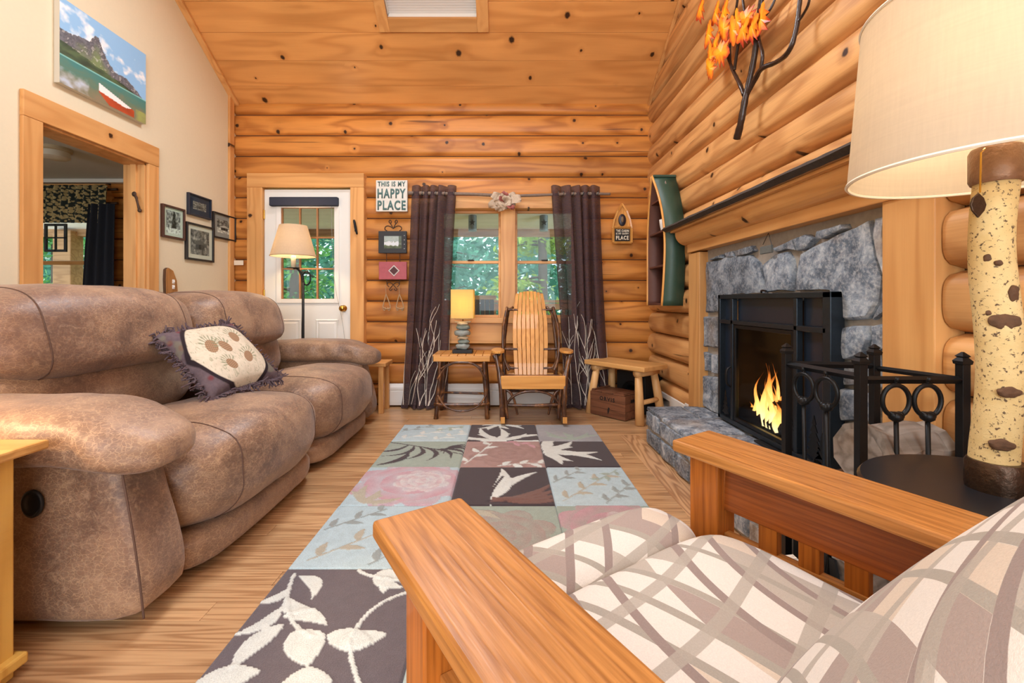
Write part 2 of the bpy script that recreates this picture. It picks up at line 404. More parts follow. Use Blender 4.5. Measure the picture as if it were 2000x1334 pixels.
# corner board and rake trims
struct(box('trim_1', (XL, 4.10, 0), (XL+.022, 4.168, zc(4.1)), M['trim'], bevel=.003), 'pine corner board beside the plaster wall')
def cp(x, s, d): c, sn = math.cos(SKY_T), math.sin(SKY_T); return Vector((x, YB-c*s-sn*d, EAVE+sn*s-c*d))
def slab(name, x0, x1, s0, s1, d0, d1, mat, parent=None, bev=.003):
    vs = [cp(x, s, d) for d in (d0, d1) for s in (s0, s1) for x in (x0, x1)]
    return MB().add(vs, [(0, 1, 3, 2), (4, 6, 7, 5), (0, 4, 5, 1), (1, 5, 7, 3), (3, 7, 6, 2), (2, 6, 4, 0)]).build(name, mat, parent, bevel=bev)
SL = (YB-RIDGE_Y)/math.cos(SKY_T)
struct(slab('trim_2', XL, XL+.05, .02, SL, 0.001, .024, M['trim_y']), 'pine rake trim along the plaster wall')
struct(slab('trim_3', XR-.075, XR-.045, .0, SL, 0.001, .02, M['trim_y']), 'pine rake trim along the log gable')
# ---------------------------------------------------------------- ceiling
ceiling = struct(slab('ceiling', XL-.3, XR+.3, -.2, SL+.1, -.16, -.14, M['chink'], bev=0), 'sloping knotty pine board ceiling with skylight')
SKX = (bx(757)*3.562/YB, bx(931)*3.562/YB); SKS = ((YB-3.562)/math.cos(SKY_T), (YB-2.3)/math.cos(SKY_T))
bw = .232; s = -.03
while s < SL:
    e = min(s+bw, SL)
    hs = [SKX] if e > SKS[0]+.01 and s < SKS[1]-.01 else []
    for a, b in segs(XL-.02, XR+.02, hs):
        o = slab('board', a, b, s+.0008, e-.0008, -.02, random.uniform(-.0015, .0005), M['ceil'], ceiling, .002)
    s = e
# rear slope, plain boards behind the viewer
c_, sn_ = math.cos(SKY_T), math.sin(SKY_T)
MB().add([(XL-.1, RIDGE_Y+.02, zc(RIDGE_Y)), (XR+.1, RIDGE_Y+.02, zc(RIDGE_Y)), (XR+.1, -2.6, zc(-2.6)), (XL-.1, -2.6, zc(-2.6)), (XL-.1, RIDGE_Y+.02, zc(RIDGE_Y)+.05), (XR+.1, RIDGE_Y+.02, zc(RIDGE_Y)+.05), (XR+.1, -2.6, zc(-2.6)+.05), (XL-.1, -2.6, zc(-2.6)+.05)],
         [(0, 1, 2, 3), (7, 6, 5, 4), (0, 4, 5, 1), (1, 5, 6, 2), (2, 6, 7, 3), (3, 7, 4, 0)]).build('rear_slope', M['ceil'], ceiling)
# ---------------------------------------------------------------- skylight
w3 = empty('window_3', cp(-.59, (SKS[0]+SKS[1])/2, 0)); struct(w3, 'pine framed skylight with drawn white shade')
Mw = Matrix.Translation(-w3.location)
def slabp(name, *a):
    o = slab(name, *a); o.parent = w3; o.matrix_basis = Mw; return o
slabp('frame', SKX[0]-.085, SKX[0], SKS[0]-.11, SKS[1]+.1, -.01, .02, M['trim_y'])
slabp('frame', SKX[1], SKX[1]+.095, SKS[0]-.11, SKS[1]+.1, -.01, .02, M['trim_y'])
slabp('frame', SKX[0], SKX[1], SKS[0]-.11, SKS[0], -.01, .02, M['trim_x'])
for a, b, c, d in ((SKX[0]-.01, SKX[0], SKS[0], SKS[1]), (SKX[1], SKX[1]+.01, SKS[0], SKS[1]), (SKX[0], SKX[1], SKS[0]-.01, SKS[0]), (SKX[0], SKX[1], SKS[1], SKS[1]+.01)):
    slabp('shaft', a, b, c, d, -.13, .0, M['white'])
blind = NB('skylight_shade'); blind.fin(hexc('CFCBC6'), .8)
blind.b.inputs['Transmission Weight'].default_value = 0
s = SKS[0]
while s < SKS[1]:
    slabp('pleat', SKX[0], SKX[1], s, s+.0185, -.075, -.06, blind.m); s += .019
# ---------------------------------------------------------------- exterior door
d1 = empty('door_1', (bx(605), YB, 0)); struct(d1, 'white half-glazed exterior door in a pine casing')
Mo = Matrix.Translation(-d1.location)
def dbox(n, px0, px1, py0, py1, y0, y1, mat, par=d1, bev=.003, Mx=Mo):
    return box(n, (bx(px0), y0, max(0.001, bz(py1))), (bx(px1), y1, bz(py0)), mat, par, bev, Mx)
dbox('casing', 494, 523, 371, 800, 4.12, 4.24, M['trim']); dbox('casing', 691, 717, 371, 800, 4.12, 4.24, M['trim'])
dbox('head_casing', 494, 717, 344, 371, 4.118, 4.24, M['trim_x'])
# slab as stiles and rails round the glass, recessed panels
SY0, SY1 = 4.15, 4.195
GX0, GX1, GY0, GY1 = 556, 660, 408, 585
slb = MB()
X = bx; Z = bz
for a, b, c, d in ((525, GX0, 374, 800), (GX1, 690, 374, 800), (GX0, GX1, 374, GY0), (GX0, GX1, GY1, 800)): slb.box((X(a), SY0, max(.01, Z(d))), (X(b), SY1, Z(c)))
slab_o = slb.build('slab', M['door_white'], d1, M=Mo)
fr = MB()
for a, b, c, d in ((548, 557, 403, 592), (659, 668, 403, 592), (557, 659, 403, 409), (557, 659, 584, 592)): fr.box((X(a), SY0-.012, Z(d)), (X(b), SY0, Z(c)))
fr.build('glazing_frame', M['white'], d1, bevel=.003, M=Mo)
cols = [557, 591.5, 625, 660]; rows = [408, 466, 526, 585]
for i in range(3):
    for j in range(3): box('pane', (X(cols[i]), SY0+.016, Z(rows[j+1])), (X(cols[i+1]), SY0+.02, Z(rows[j])), M['glass'], d1, 0, Mo)
for c in cols: box('muntin', (X(c)-.007, SY0+.004, Z(585)), (X(c)+.007, SY0+.03, Z(408)), M['muntin'], d1, .002, Mo)
for r in rows: box('muntin', (X(557), SY0+.005, Z(r)-.007), (X(660), SY0+.029, Z(r)+.007), M['muntin'], d1, .002, Mo)
for a, b in ((551, 594), (623, 667)):
    for (z0, z1) in ((.12, Z(623)),):
        pm = MB(); x0, x1 = X(a), X(b)
        for k2, (i0, y_) in enumerate(((0, SY0), (.012, SY0-.008), (.022, SY0-.008), (.04, SY0-.014))): pass
        ring = [(0, 0), (.010, -.009), (.022, -.004), (.04, -.011)]
        vs = []
        for ins, dy in ring: vs += [(x0+ins, SY0+dy, z0+ins), (x1-ins, SY0+dy, z0+ins), (x1-ins, SY0+dy, z1-ins), (x0+ins, SY0+dy, z1-ins)]
        fs = [(12, 13, 14, 15)]
        for k2 in range(3):
            for e in range(4): fs.append((k2*4+e, k2*4+(e+1) % 4, k2*4+4+(e+1) % 4, k2*4+4+e))
        pm.add(vs, fs).build('panel', M['door_white'], d1, M=Mo)
kn = Matrix.Translation((X(677), SY0, Z(602))) @ Matrix.Rotation(PI/2, 4, 'X')
MB().lathe([(.03, 0), (.03, .005), (.012, .01), (.011, .03), (.022, .036), (.029, .05), (.025, .064), (.01, .07)], 20, kn).build('knob', M['brass'], d1, True, M=Mo)
for py in (422, 575): dbox('hinge', 521.5, 525.5, py-9, py+9, 4.135, 4.153, M['brass'])
dbox('weatherstrip', 523, 525, 374, 800, 4.16, 4.2, M['white'])
rb = tag(empty('roller_blind', (X(603), 4.13, Z(398))), 'dark rolled up blind above the door glass', 'blind'); Mr = Matrix.Translation(-rb.location)
box('cassette', (X(538), 4.10, Z(407)), (X(668), 4.148, Z(390)), plain('blind_fabric', '2B3040', .8), rb, .008, Mr)
MB().tube([(X(655), 4.125, Z(395)), (X(656), 4.12, Z(470)), (X(661), 4.118, Z(560)), (X(676), 4.112, Z(620)), (X(682), 4.11, Z(665))], .0014, 5, smooth=2).build('pull_cord', plain('cord', '8C8C88', .7), rb, M=Mr)
hk = tag(empty('iron_hook', (X(702), 4.118, Z(447))), 'small dark iron latch on the door casing', 'hook'); Mh = Matrix.Translation(-hk.location)
MB().tube([(X(699), 4.11, Z(434)), (X(701), 4.10, Z(440)), (X(702.5), 4.104, Z(450)), (X(705), 4.108, Z(461))], [.009, .013, .012, .008], 8, smooth=1, jit=.1).build('plate', M['black'], hk, True, M=Mh)
MB().tube([(X(700), 4.1, Z(440)), (X(703), 4.085, Z(450)), (X(702), 4.095, Z(456))], .004, 6, smooth=1).build('lever', M['black'], hk, True, M=Mh)
tg = tag(empty('paper_tag', (X(478), 4.15, Z(514))), 'tiny white printed tag tacked on the logs beside the corner', 'tag'); Mt = Matrix.Translation(-tg.location)
box('card', (X(466), 4.147, Z(519)), (X(484), 4.151, Z(510)), plain('tag_paper', 'E2D4BC', .8), tg, .0005, Mt)
# ---------------------------------------------------------------- main double window
w1 = empty('window_1', (X(992), YB, Z(520))); struct(w1, 'pine framed double window looking onto the porch'); Mw1 = Matrix.Translation(-w1.location)
def wbox(n, a, b, c, d, y0, y1, mat, bev=.003): return box(n, (X(a), y0, Z(d)), (X(b), y1, Z(c)), mat, w1, bev, Mw1)
wbox('casing', 850, 862, 388, 655, 4.12, 4.3, M['trim']); wbox('casing', 1121, 1133, 388, 655, 4.12, 4.3, M['trim'])
wbox('head_casing', 862, 1121, 388, 411, 4.12, 4.3, M['trim_x']); wbox('mullion', 978, 1006, 411, 622, 4.12, 4.3, M['trim'])
wbox('sill', 856, 1127, 620, 630, 4.09, 4.3, M['trim_x']); wbox('apron', 850, 1133, 630, 669, 4.13, 4.24, M['trim_x'])
for a, b in ((862, 978), (1006, 1121)):
    for (c, d, yy) in ((411, 515, 4.235), (510, 621, 4.205)):
        f = MB(); t = 4.5
        for e in ((a, a+t, c, d), (b-t, b, c, d), (a+t, b-t, c, c+5), (a+t, b-t, d-6, d)): f.box((X(e[0]), yy, Z(e[3])), (X(e[1]), yy+.03, Z(e[2])))
        so = f.build('sash', M['trim_x'], w1, bevel=.003, M=Mw1)
        box('pane', (X(a+t), yy+.012, Z(d-6)), (X(b-t), yy+.016, Z(c+5)), M['glass'], so, 0)
    box('sash_lock', (X((a+b)/2-6), 4.19, Z(510)), (X((a+b)/2+6), 4.22, Z(507.5)), M['blackm'], w1, .003, Mw1)
# ---------------------------------------------------------------- baseboard heaters
def heater(M4, L, label):
    h = tag(empty('baseboard_heater'), label, 'heater'); h.matrix_basis = M4
    prof = [(0, .02), (0, .20), (.02, .215), (.05, .215), (.068, .185), (.068, .165)]
    MB().prism([(0, -p[0], p[1]) for p in prof], (L, 0, 0)).build('cover', M['heater'], h, bevel=.003)
    MB().prism([(0, -.0, .02), (0, -.06, .02), (0, -.064, .05), (0, -.068, .15), (0, -.05, .162), (0, 0, .162)], (L, 0, 0)).build('front_panel', M['heater'], h)
    for x in (-.002, L-.06): MB().prism([(x, 0, .005), (x, -.07, .005), (x, -.074, .19), (x, -.052, .22), (x, 0, .22)], (.062, 0, 0)).build('end_cap', M['heater'], h, bevel=.004)
    return h
heater(TR((X(750), 4.165, 0)), X(1165)-X(750), 'long white baseboard heater under the double window')
heater(TR((1.355, 3.27, .0), rz=PI/2), .72, 'short white baseboard heater beside the stone hearth')
# ---------------------------------------------------------------- bedroom seen through the doorway
BZ = 2.125
struct(box('ceiling_2', (-5.6, -.6, BZ), (XL-.14, YB+.05, BZ+.04), M['grey_ceiling'], bevel=0), 'grey white bedroom ceiling')
struct(box('wall_bedroom_side', (-5.62, -.6, -.05), (-5.5, YB+.05, BZ+.05), M['cream'], bevel=0)); struct(box('wall_bedroom_rear', (-5.6, -.7, -.05), (XL-.14, -.6, BZ+.05), M['cream'], bevel=0))
struct(box('trim_4', (-5.5, 4.12, BZ-.035), (XL-.15, 4.17, BZ), M['white'], bevel=.004), 'pale crown strip at the bedroom ceiling')
w2 = empty('window_2', (-4.2, YB, 1.4)); struct(w2, 'pine framed bedroom window'); Mw2 = Matrix.Translation(-w2.location)
for n, a, b in (('casing', (BW[0]-.1, 4.13, BW[2]-.1), (BW[0], 4.3, BW[3]+.08)), ('casing', (BW[1], 4.13, BW[2]-.1), (BW[1]+.1, 4.3, BW[3]+.08)), ('head_casing', (BW[0], 4.13, BW[3]), (BW[1], 4.3, BW[3]+.08)), ('sill', (BW[0], 4.1, BW[2]-.1), (BW[1], 4.3, BW[2]))):
    box(n, a, b, M['trim_x'], w2, .003, Mw2)
for z0, z1, yy in ((BW[2], 1.365, 4.2), (1.335, BW[3], 4.235)):
    f = MB(); x0, x1 = BW[0], BW[1]
    for e in ((x0, x0+.045, z0, z1), (x1-.045, x1, z0, z1), (x0, x1, z0, z0+.035), (x0, x1, z1-.035, z1)): f.box((e[0], yy, e[2]), (e[1], yy+.03, e[3]))
    so = f.build('sash', M['white'] if z0 > 1 else M['trim_x'], w2, bevel=.002, M=Mw2)
    box('pane', (x0+.04, yy+.012, z0+.03), (x1-.04, yy+.016, z1-.03), M['glass'], so, 0)
# ---------------------------------------------------------------- stone fireplace
fp = tag(empty('fireplace', (1.38, 2.31, 0)), 'grey field stone fireplace with raised hearth and pine mantel', 'fireplace'); Mf = Matrix.Translation(-fp.location)
SX = 1.405
sur = MB()
for a, b, z0, z1 in ((1.575, 1.84, 0, 1.36), (2.73, 3.06, 0, 1.36), (1.84, 2.73, .985, 1.36), (1.84, 2.73, 0, .262)): sur.box((SX, a, z0), (SX+.04, b, z1))
mort = sur.build('mortar_bed', M['mortar'], fp, M=Mf)
fb = MB()
Y0, Y1, Z0, Z1, X1 = 1.84, 2.73, .262, .985, 1.95
fb.box((SX+.04, Y0-.03, Z0-.03), (X1, Y1+.03, Z0)).box((SX+.04, Y0-.03, Z1), (X1, Y1+.03, Z1+.03)).box((SX+.04, Y0-.03, Z0), (X1, Y0, Z1)).box((SX+.04, Y1, Z0), (X1, Y1+.03, Z1)).box((X1, Y0-.03, Z0-.03), (X1+.03, Y1+.03, Z1+.03))
fb.build('firebox', plain('soot_brick', '241F1D', .9, var=.3, vs=25), fp, M=Mf)
rs = random.Random(3)
def stone_piece(poly, nrm, depth, par, name='stone'):
    """poly: list of Vector on a plane, nrm: outward; a rough block with a broken face"""
    pts = []
    n0 = len(poly)
    for i in range(n0):
        a, b = poly[i], poly[(i+1) % n0]; k = max(1, int((b-a).length/.05))
        for j in range(k):
            q = a.lerp(b, j/k)
            if j: q = q+Vector((0, rs.uniform(-1, 1), rs.uniform(-1, 1)))*.006*(0 if abs(nrm.z) > .5 else 1)
            pts.append(q)
    c = sum(pts, Vector())/len(pts); n = len(pts); vs = []; fs = []
    for sc, d in ((1.0, -.012), (.985, .55), (.94, .88), (.7, 1.0), (.36, 1.02)):
        for p in pts: 
            q = c+(p-c)*sc
            e = d if d < 0 else d*depth+mnoise.noise(q*9)*depth*.42*(1 if sc < .98 else .3)
            vs.append(q+nrm*e)
    for r in range(4):
        for i in range(n): j = (i+1) % n; fs.append((r*n+i, r*n+j, (r+1)*n+j, (r+1)*n+i))
    vs.append(c+nrm*(depth*1.0+mnoise.noise(c*9)*depth*.4)); m = len(vs)-1
    for i in range(n): fs.append((4*n+i, 4*n+(i+1) % n, m))
    nn = (pts[1]-pts[0]).cross(pts[2 % n]-pts[0])
    area = sum(((pts[i]-c).cross(pts[(i+1) % n]-c) for i in range(n)), Vector())
    if area.dot(nrm) < 0: fs = [f[::-1] for f in fs]
    return MB().add(vs, fs).build(name, M['stone'], par, smooth=True, auto=.7)
SZ = .4049
def zp(u, v): return PX(1260+u*SZ, 380+v*SZ, SX-.004)
stones = [
 [(303, 325), (420, 300), (520, 290), (560, 330), (600, 440), (590, 478), (366, 488), (362, 570), (303, 570)],
 [(592, 340), (650, 287), (700, 275), (722, 310), (735, 385), (722, 466), (610, 472), (605, 420)],
 [(770, 285), (870, 232), (1000, 172), (1100, 122), (1113, 200), (1130, 300), (1163, 400), (1150, 520), (1108, 598), (1000, 608), (925, 600), (912, 465), (742, 466), (747, 400)],
 [(748, 215), (800, 192), (845, 212), (800, 262), (762, 272)], [(440, 272), (530, 246), (545, 272), (510, 286), (450, 296)], [(395, 282), (434, 272), (440, 298), (405, 303)],
 [(320, 312), (388, 288), (388, 306), (325, 318)], [(632, 262), (738, 216), (752, 268), (700, 264), (650, 278)], [(858, 178), (985, 142), (995, 162), (880, 215), (852, 205)],
 [(1135, 112), (1178, 98), (1178, 405), (1168, 390), (1142, 300), (1122, 190)], [(1172, 430), (1178, 560), (1118, 606), (1160, 520)],
 [(302, 588), (360, 590), (360, 735), (302, 735)], [(300, 758), (324, 770), (322, 850), (300, 850)], [(330, 772), (360, 772), (360, 865), (330, 860)], [(297, 872), (360, 882), (360, 1055), (297, 1022)],
 [(926, 640), (1092, 632), (1110, 700), (1075, 770), (1000, 795), (928, 795)], [(1118, 632), (1178, 620), (1178, 745), (1100, 765), (1122, 700)],
 [(928, 815), (1060, 800), (1078, 915), (930, 920)], [(1082, 790), (1178, 768), (1178, 935), (1100, 925)], [(930, 940), (1070, 938), (1072, 1088), (935, 1092)], [(1095, 955), (1178, 958), (1176, 1100), (1098, 1095)],
 [(935, 1112), (1062, 1106), (1062, 1300), (935, 1310)], [(1085, 1115), (1176, 1120), (1172, 1290), (1085, 1300)]]
NX = Vector((-1, 0, 0))
for st in stones: stone_piece([zp(*q) for q in st], NX, rs.uniform(.018, .035), mort)
# hearth
HX0, HX1, HY0, HY1, HZ_ = .985, 1.44, 1.57, 3.09, .25
hearth = MB().box((HX0+.012, HY0+.012, 0), (HX1, HY1-.012, HZ_-.008)).build('hearth', M['mortar'], fp, M=Mf)
def tiles(n0, n1, fn, nrm, d, gap=.012):
    for i, row in enumerate(n0):
        pass
def split(a, b, k, j):
    xs = [a+(b-a)*i/k for i in range(k+1)]
    return [x if i in (0, k) else x+rs.uniform(-j, j) for i, x in enumerate(xs)]
ys = split(HY0, HY1, 5, .07)
for a, b in zip(ys, ys[1:]):      # top slabs: two or one across
    cut = rs.choice([None, .5, .6, .4]); xs = [HX0, HX1-.03] if cut is None else [HX0, HX0+(HX1-.03-HX0)*cut, HX1-.03]
    for p, q in zip(xs, xs[1:]):
        g = .008; jj = lambda: rs.uniform(-.01, .01)
        stone_piece([Vector((p+g+jj()*.3, a+g+jj(), HZ_-.008)), Vector((q-g, a+g+jj(), HZ_-.008)), Vector((q-g, b-g+jj(), HZ_-.008)), Vector((p+g+jj()*.3, b-g+jj(), HZ_-.008))], Vector((0, 0, 1)), .012, hearth)
zs0 = [0.004, .12, .238]
for r in range(2):
    ys = split(HY0+.01, HY1-.01, 6-r, .06)
    for a, b in zip(ys, ys[1:]):
        g = .008
        stone_piece([Vector((HX0+.012, a+g, zs0[r]+g+rs.uniform(0, .015))), Vector((HX0+.012, b-g, zs0[r]+g)), Vector((HX0+.012, b-g, zs0[r+1]-g+rs.uniform(-.02, .0))), Vector((HX0+.012, a+g, zs0[r+1]-g))], NX, .016, hearth)
# pine casings, frieze, mantel
fcas = [box('casing', (1.345, 3.055, .20), (1.45, 3.235, 1.325), M['trim'], fp, .004, Mf), box('casing', (1.345, 1.385, 0), (1.45, 1.578, 1.345), M['trim'], fp, .004, Mf)]
box('frieze', (1.335, 1.385, 1.335), (1.46, 3.235, 1.42), M['trim_y'], fp, .004, Mf)
prof = [(1.335, 1.385)]
for k in range(9):
    a = -PI/2+PI/2*k/8; prof.append((1.345-.085*math.cos(a)-.0, 1.478+.085*math.sin(a)))
prof += [(1.26, 1.488), (1.44, 1.488), (1.44, 1.385)]
MB().prism([(x, 1.35, z) for x, z in prof], (0, 1.92, 0)).build('mantel_log', M['trim_y'], fp, bevel=.002, M=Mf)
box('shelf_underboard', (1.232, 1.34, 1.488), (1.45, 3.29, 1.503), M['trim_y'], fp, .002, Mf)
M['slab'] = wood('mantel_slab', 'A98258', '6E4A2C', 'YX', 1.2, .03, (.6, 5), 7, .6, .35, .3, rndv=0)
# live-edge slab
top, bot = [], []
for k in range(41):
    yy = 1.30+(3.34-1.30)*k/40
    top.append((1.205+.010*mnoise.noise(Vector((yy*4, 0, 3)))+.004*mnoise.noise(Vector((yy*19, 0, 8))), yy)); bot.append(1.19+.012*mnoise.noise(Vector((yy*5, 4, 1)))+.005*mnoise.noise(Vector((yy*21, 0, 2))))
vs = []; fs = []
for k, (x, yy) in enumerate(top): vs += [(1.44, yy, 1.538), (x, yy, 1.538), (bot[k], yy, 1.521), (x+.012, yy, 1.503), (1.44, yy, 1.503)]
for k in range(40):
    for j in range(4): fs.append((k*5+j, k*5+j+1, k*5+5+j+1, k*5+5+j))
fs += [(0, 4, 3, 2, 1), tuple(200+j for j in range(5))]
MB().add(vs, fs).build('mantel_shelf', M['slab'], fp, M=Mf)
bark = plain('bark_edge', '3C3530', .85, var=.45, vs=60, bump=.6)
vs = []; fs = []
for k, (x, yy) in enumerate(top): vs += [(x-.002, yy, 1.5385), (bot[k]-.003, yy, 1.521), (x+.009, yy, 1.5025)]
for k in range(40):
    for j in range(2): fs.append((k*3+j, k*3+j+1, k*3+3+j+1, k*3+3+j))
MB().add(vs, fs).build('bark_edge', bark, fp, M=Mf)
# small slate plaque on the stones
pl = tag(empty('slate_plaque', PX(1497, 487, 1.355)), 'tiny slate plaque hung on a wire on the fireplace stones', 'plaque'); Mp = Matrix.Translation(-pl.location)
a, b = PX(1487, 497, 1.352), PX(1509, 478, 1.352)
box('slate', (1.343, a.y, a.z), (1.357, b.y, b.z), plain('slate', '5E625F', .8, var=.2, vs=80), pl, .003, Mp)
MB().tube([PX(1490, 478, 1.352), PX(1501, 455, 1.362), PX(1507, 478, 1.352)], .0016, 5).build('hanger', M['black'], pl, M=Mp)
# ---------------------------------------------------------------- fire screen
scr = tag(empty('fire_screen', (1.345, 2.27, .262)), 'black iron fireplace door frame with mesh and corner panes', 'fire screen'); Ms = Matrix.Translation(-scr.location)
F = [1.80, 2.748, .268, 1.024]; FX = 1.325
def fbar(n, y0, y1, z0, z1, d=.03, mat=None, p=scr): return box(n, (FX, y0, z0), (FX+d, y1, z1), mat or M['frame_iron'], p, .003, Ms)
M['frame_iron'] = plain('frame_iron', '2C333A', .33, .6, var=.25, vs=60)
t = .026
fbar('frame_bar', F[0], F[0]+t+.02, F[2], F[3], .06); fbar('frame_bar', F[1]-t, F[1], F[2], F[3], .06); fbar('frame_bar', F[0], F[1], F[3]-t, F[3], .06); fbar('frame_bar', F[0], F[1], F[2], F[2]+t, .06)
yl, yr, zt = 2.585, 2.02, .862
for yy in (yl, yr): fbar('divider', yy-.012, yy+.012, F[2]+t, F[3]-t)
fbar('divider', F[0]+t, F[1]-t, zt-.012, zt+.012, .028)
sm = NB('smoked_glass'); tb = sm.new('ShaderNodeBsdfTransparent'); tb.inputs[0].default_value = (.6, .6, .62, 1); gb = sm.new('ShaderNodeBsdfGlossy'); gb.inputs['Roughness'].default_value = .08; gb.inputs[0].default_value = (.6, .7, .8, 1)
mx = sm.new('ShaderNodeMixShader'); mx.inputs[0].default_value = .035; sm.nt.links.new(tb.outputs[0], mx.inputs[1]); sm.nt.links.new(gb.outputs[0], mx.inputs[2]); sm.nt.links.new(mx.outputs[0], sm.out.inputs[0])
sg = sm.m; dkp = plain('dark_panel', '1A222E', .3)
for (a, b, c, d) in ((F[0]+t, yr-.012, zt+.012, F[3]-t), (yr+.012, yl-.012, zt+.012, F[3]-t), (yl+.012, F[1]-t, zt+.012, F[3]-t), (F[0]+t, yr-.012, F[2]+t, zt-.012), (yl+.012, F[1]-t, F[2]+t, zt-.012)):
    box('side_panel', (FX+.034, a, c), (FX+.038, b, d), dkp, scr, 0, Ms)
door = MB()
a, b, c, d = yr+.014, yl-.014, F[2]+t+.002, zt-.014
for e in ((a, a+.02, c, d), (b-.02, b, c, d), (a+.02, b-.02, c, c+.02), (a+.02, b-.02, d-.02, d)): door.box((FX+.004, e[0], e[2]), (FX+.026, e[1], e[3]))
do = door.build('screen_door', M['black'], scr, bevel=.002, M=Ms)
box('glass_pane', (FX+.014, a+.02, c+.02), (FX+.017, b-.02, d-.02), sg, do, 0)
MB().tube([(FX-.004, yl+.002, .60), (FX-.03, yl+.0, .585), (FX-.03, yl, .50), (FX-.004, yl+.002, .485)], .006, 6, smooth=2).build('handle', M['black'], scr, True, M=Ms)
for (yy, h, w) in ((1.9, .2, .1), (1.85, .14, .08), (2.66, .16, .07), (2.05, .16, .09)):   # pine tree cut-outs
    pts = [(0, 1)]
    for k in range(5): pts += [(.12+.17*k*.6, .82-k*.17), (.06+.1*k*.6, .8-k*.17)]
    pts += [(.05, .08), (.05, 0)]; poly = pts+[(-x, z) for x, z in pts[::-1][:-1]]
    MB().prism([(FX+.002, yy+x*w, F[2]+t+z*h) for x, z in poly], (.004, 0, 0)).build('tree_cutout', M['black'], scr, M=Ms)
MB().box((1.295, 2.0, HZ_+.004), (1.335, 2.3, HZ_+.016)).build('damper_plate', M['blackm'], scr, bevel=.002, M=Ms)
MB().tube([(FX+.01, 2.30, 1.03), (FX-.02, 2.25, 1.04), (FX-.025, 2.2, 1.035)], .005, 6, smooth=1).build('latch', M['black'], scr, M=Ms)
# ---------------------------------------------------------------- fire
lm = wood('charred_log', '4A3324', '1A1310', 'YZ', 0, .03, rough=.9)
for i, (p0, p1, r) in enumerate((((1.46, 2.2, .315), (1.45, 2.66, .315), .045), ((1.6, 2.2, .318), (1.58, 2.68, .318), .05), ((1.45, 2.36, .405), (1.63, 2.52, .415), .04))):
    tag(MB().tube([p0, Vector(p0).lerp(Vector(p1), .5)+Vector((0, 0, .01)), p1], r, 10, jit=.08).build('burning_log', lm, None, True), ['charred log at the front of the fire', 'charred log at the back of the fire', 'charred log laid crosswise atop the fire'][i], 'log', 'burning logs')
fl = NB('flame'); co = fl.co('Generated'); zz = fl.sep(co)[2]
nz = fl.noise(fl.vm('MULTIPLY', fl.co('Object'), (9, 14, 5)), 1.6, 3, .6)
fc = fl.ramp(fl.ma('ADD', zz, fl.ma('MULTIPLY', fl.ma('SUBTRACT', nz, .5), .7)), [(0, (1, .78, .35)), (.35, (1, .6, .15)), (.7, (1, .33, .05)), (1, (.7, .12, .01))])
em = fl.new('ShaderNodeEmission'); fl.set(em.inputs[0], fc); em.inputs[1].default_value = 5.0
tb = fl.new('ShaderNodeBsdfTransparent'); ms = fl.new('ShaderNodeMixShader'); lw = fl.new('ShaderNodeLayerWeight'); lw.inputs[0].default_value = .35
al = fl.ma('MULTIPLY', fl.mr(fl.ma('ADD', zz, fl.ma('MULTIPLY', nz, .6)), .7, 1.35, .9, 0), fl.mr(lw.outputs['Facing'], .2, .95, 1, .0))
fl.set(ms.inputs[0], al); fl.nt.links.new(tb.outputs[0], ms.inputs[1]); fl.nt.links.new(em.outputs[0], ms.inputs[2]); fl.nt.links.new(ms.outputs[0], fl.out.inputs[0])
fire = tag(empty('fire', (1.455, 2.43, .30)), 'orange fire burning behind the black screen door', 'fire'); rf = random.Random(5)
for k in range(26):
    yy = rf.gauss(0, .11); xx = rf.uniform(-.03, .05); h = max(.08, (.38-1.3*abs(yy)))*rf.uniform(.55, 1.0); w = rf.uniform(.013, .03); ph = rf.uniform(0, 6)
    pts, rad = [], []
    for i in range(12):
        q = i/11; pts.append((xx+.018*math.sin(ph+q*5)*q, yy*(1-.25*q)+.03*math.sin(ph*2+q*6)*q, q*h)); rad.append(w*(math.sin(PI*min(1, q*.9+.18))**.8)*(1-q)**.55+.0006)
    MB().tube(pts, rad, 8).build('flame', fl.m, fire, True)
light('fire_glow', 'POINT', (1.5, 2.43, .5), 4, (1.0, .45, .12), .08)
# ---------------------------------------------------------------- porch and woods outside
random.seed(11)
M['deck'] = wood('porch_timber', 'B98A5C', '8C6038', 'XZ', 1.2, .03, rough=.6)
M['soffit'] = plain('grey_soffit', 'DEDCD2', .7, var=.1, vs=8)
deck = struct(box('floor_porch', (-8, YB+.17, -.2), (4, 6.5, -.12), M['deck'], bevel=0), 'porch deck')
pc = struct(MB().prism([(-8, YB+.17, 2.36), (-8, 6.55, 2.03), (-8, 6.55, 2.09), (-8, YB+.17, 2.42)], (12, 0, 0)).build('ceiling_porch', M['soffit']), 'grey boarded porch ceiling')
for k in range(16):
    a = YB+.18+k*.146; zf = lambda yy: 2.36-.33*(yy-YB-.17)/2.16
    MB().prism([(-8, a, zf(a)), (-8, a+.14, zf(a+.14)), (-8, a+.14, zf(a+.14)-.012), (-8, a, zf(a)-.012)], (12, 0, 0)).build('board', M['soffit'], pc)
struct(box('trim_5', (-8, 6.45, 1.93), (4, 6.55, 2.06), M['deck'], bevel=.004), 'porch eave beam')
for x in (-6.35, -4.3, 3.4): struct(box('column_porch', (x-.13, 6.35, -.2), (x+.13, 6.55, 2.0), M['deck'], bevel=.01))
rl = tag(empty('porch_railing', (0, 6.4, 0)), 'honey coloured porch railing outside the double window', 'railing'); Mr = Matrix.Translation((0, -6.4, 0))
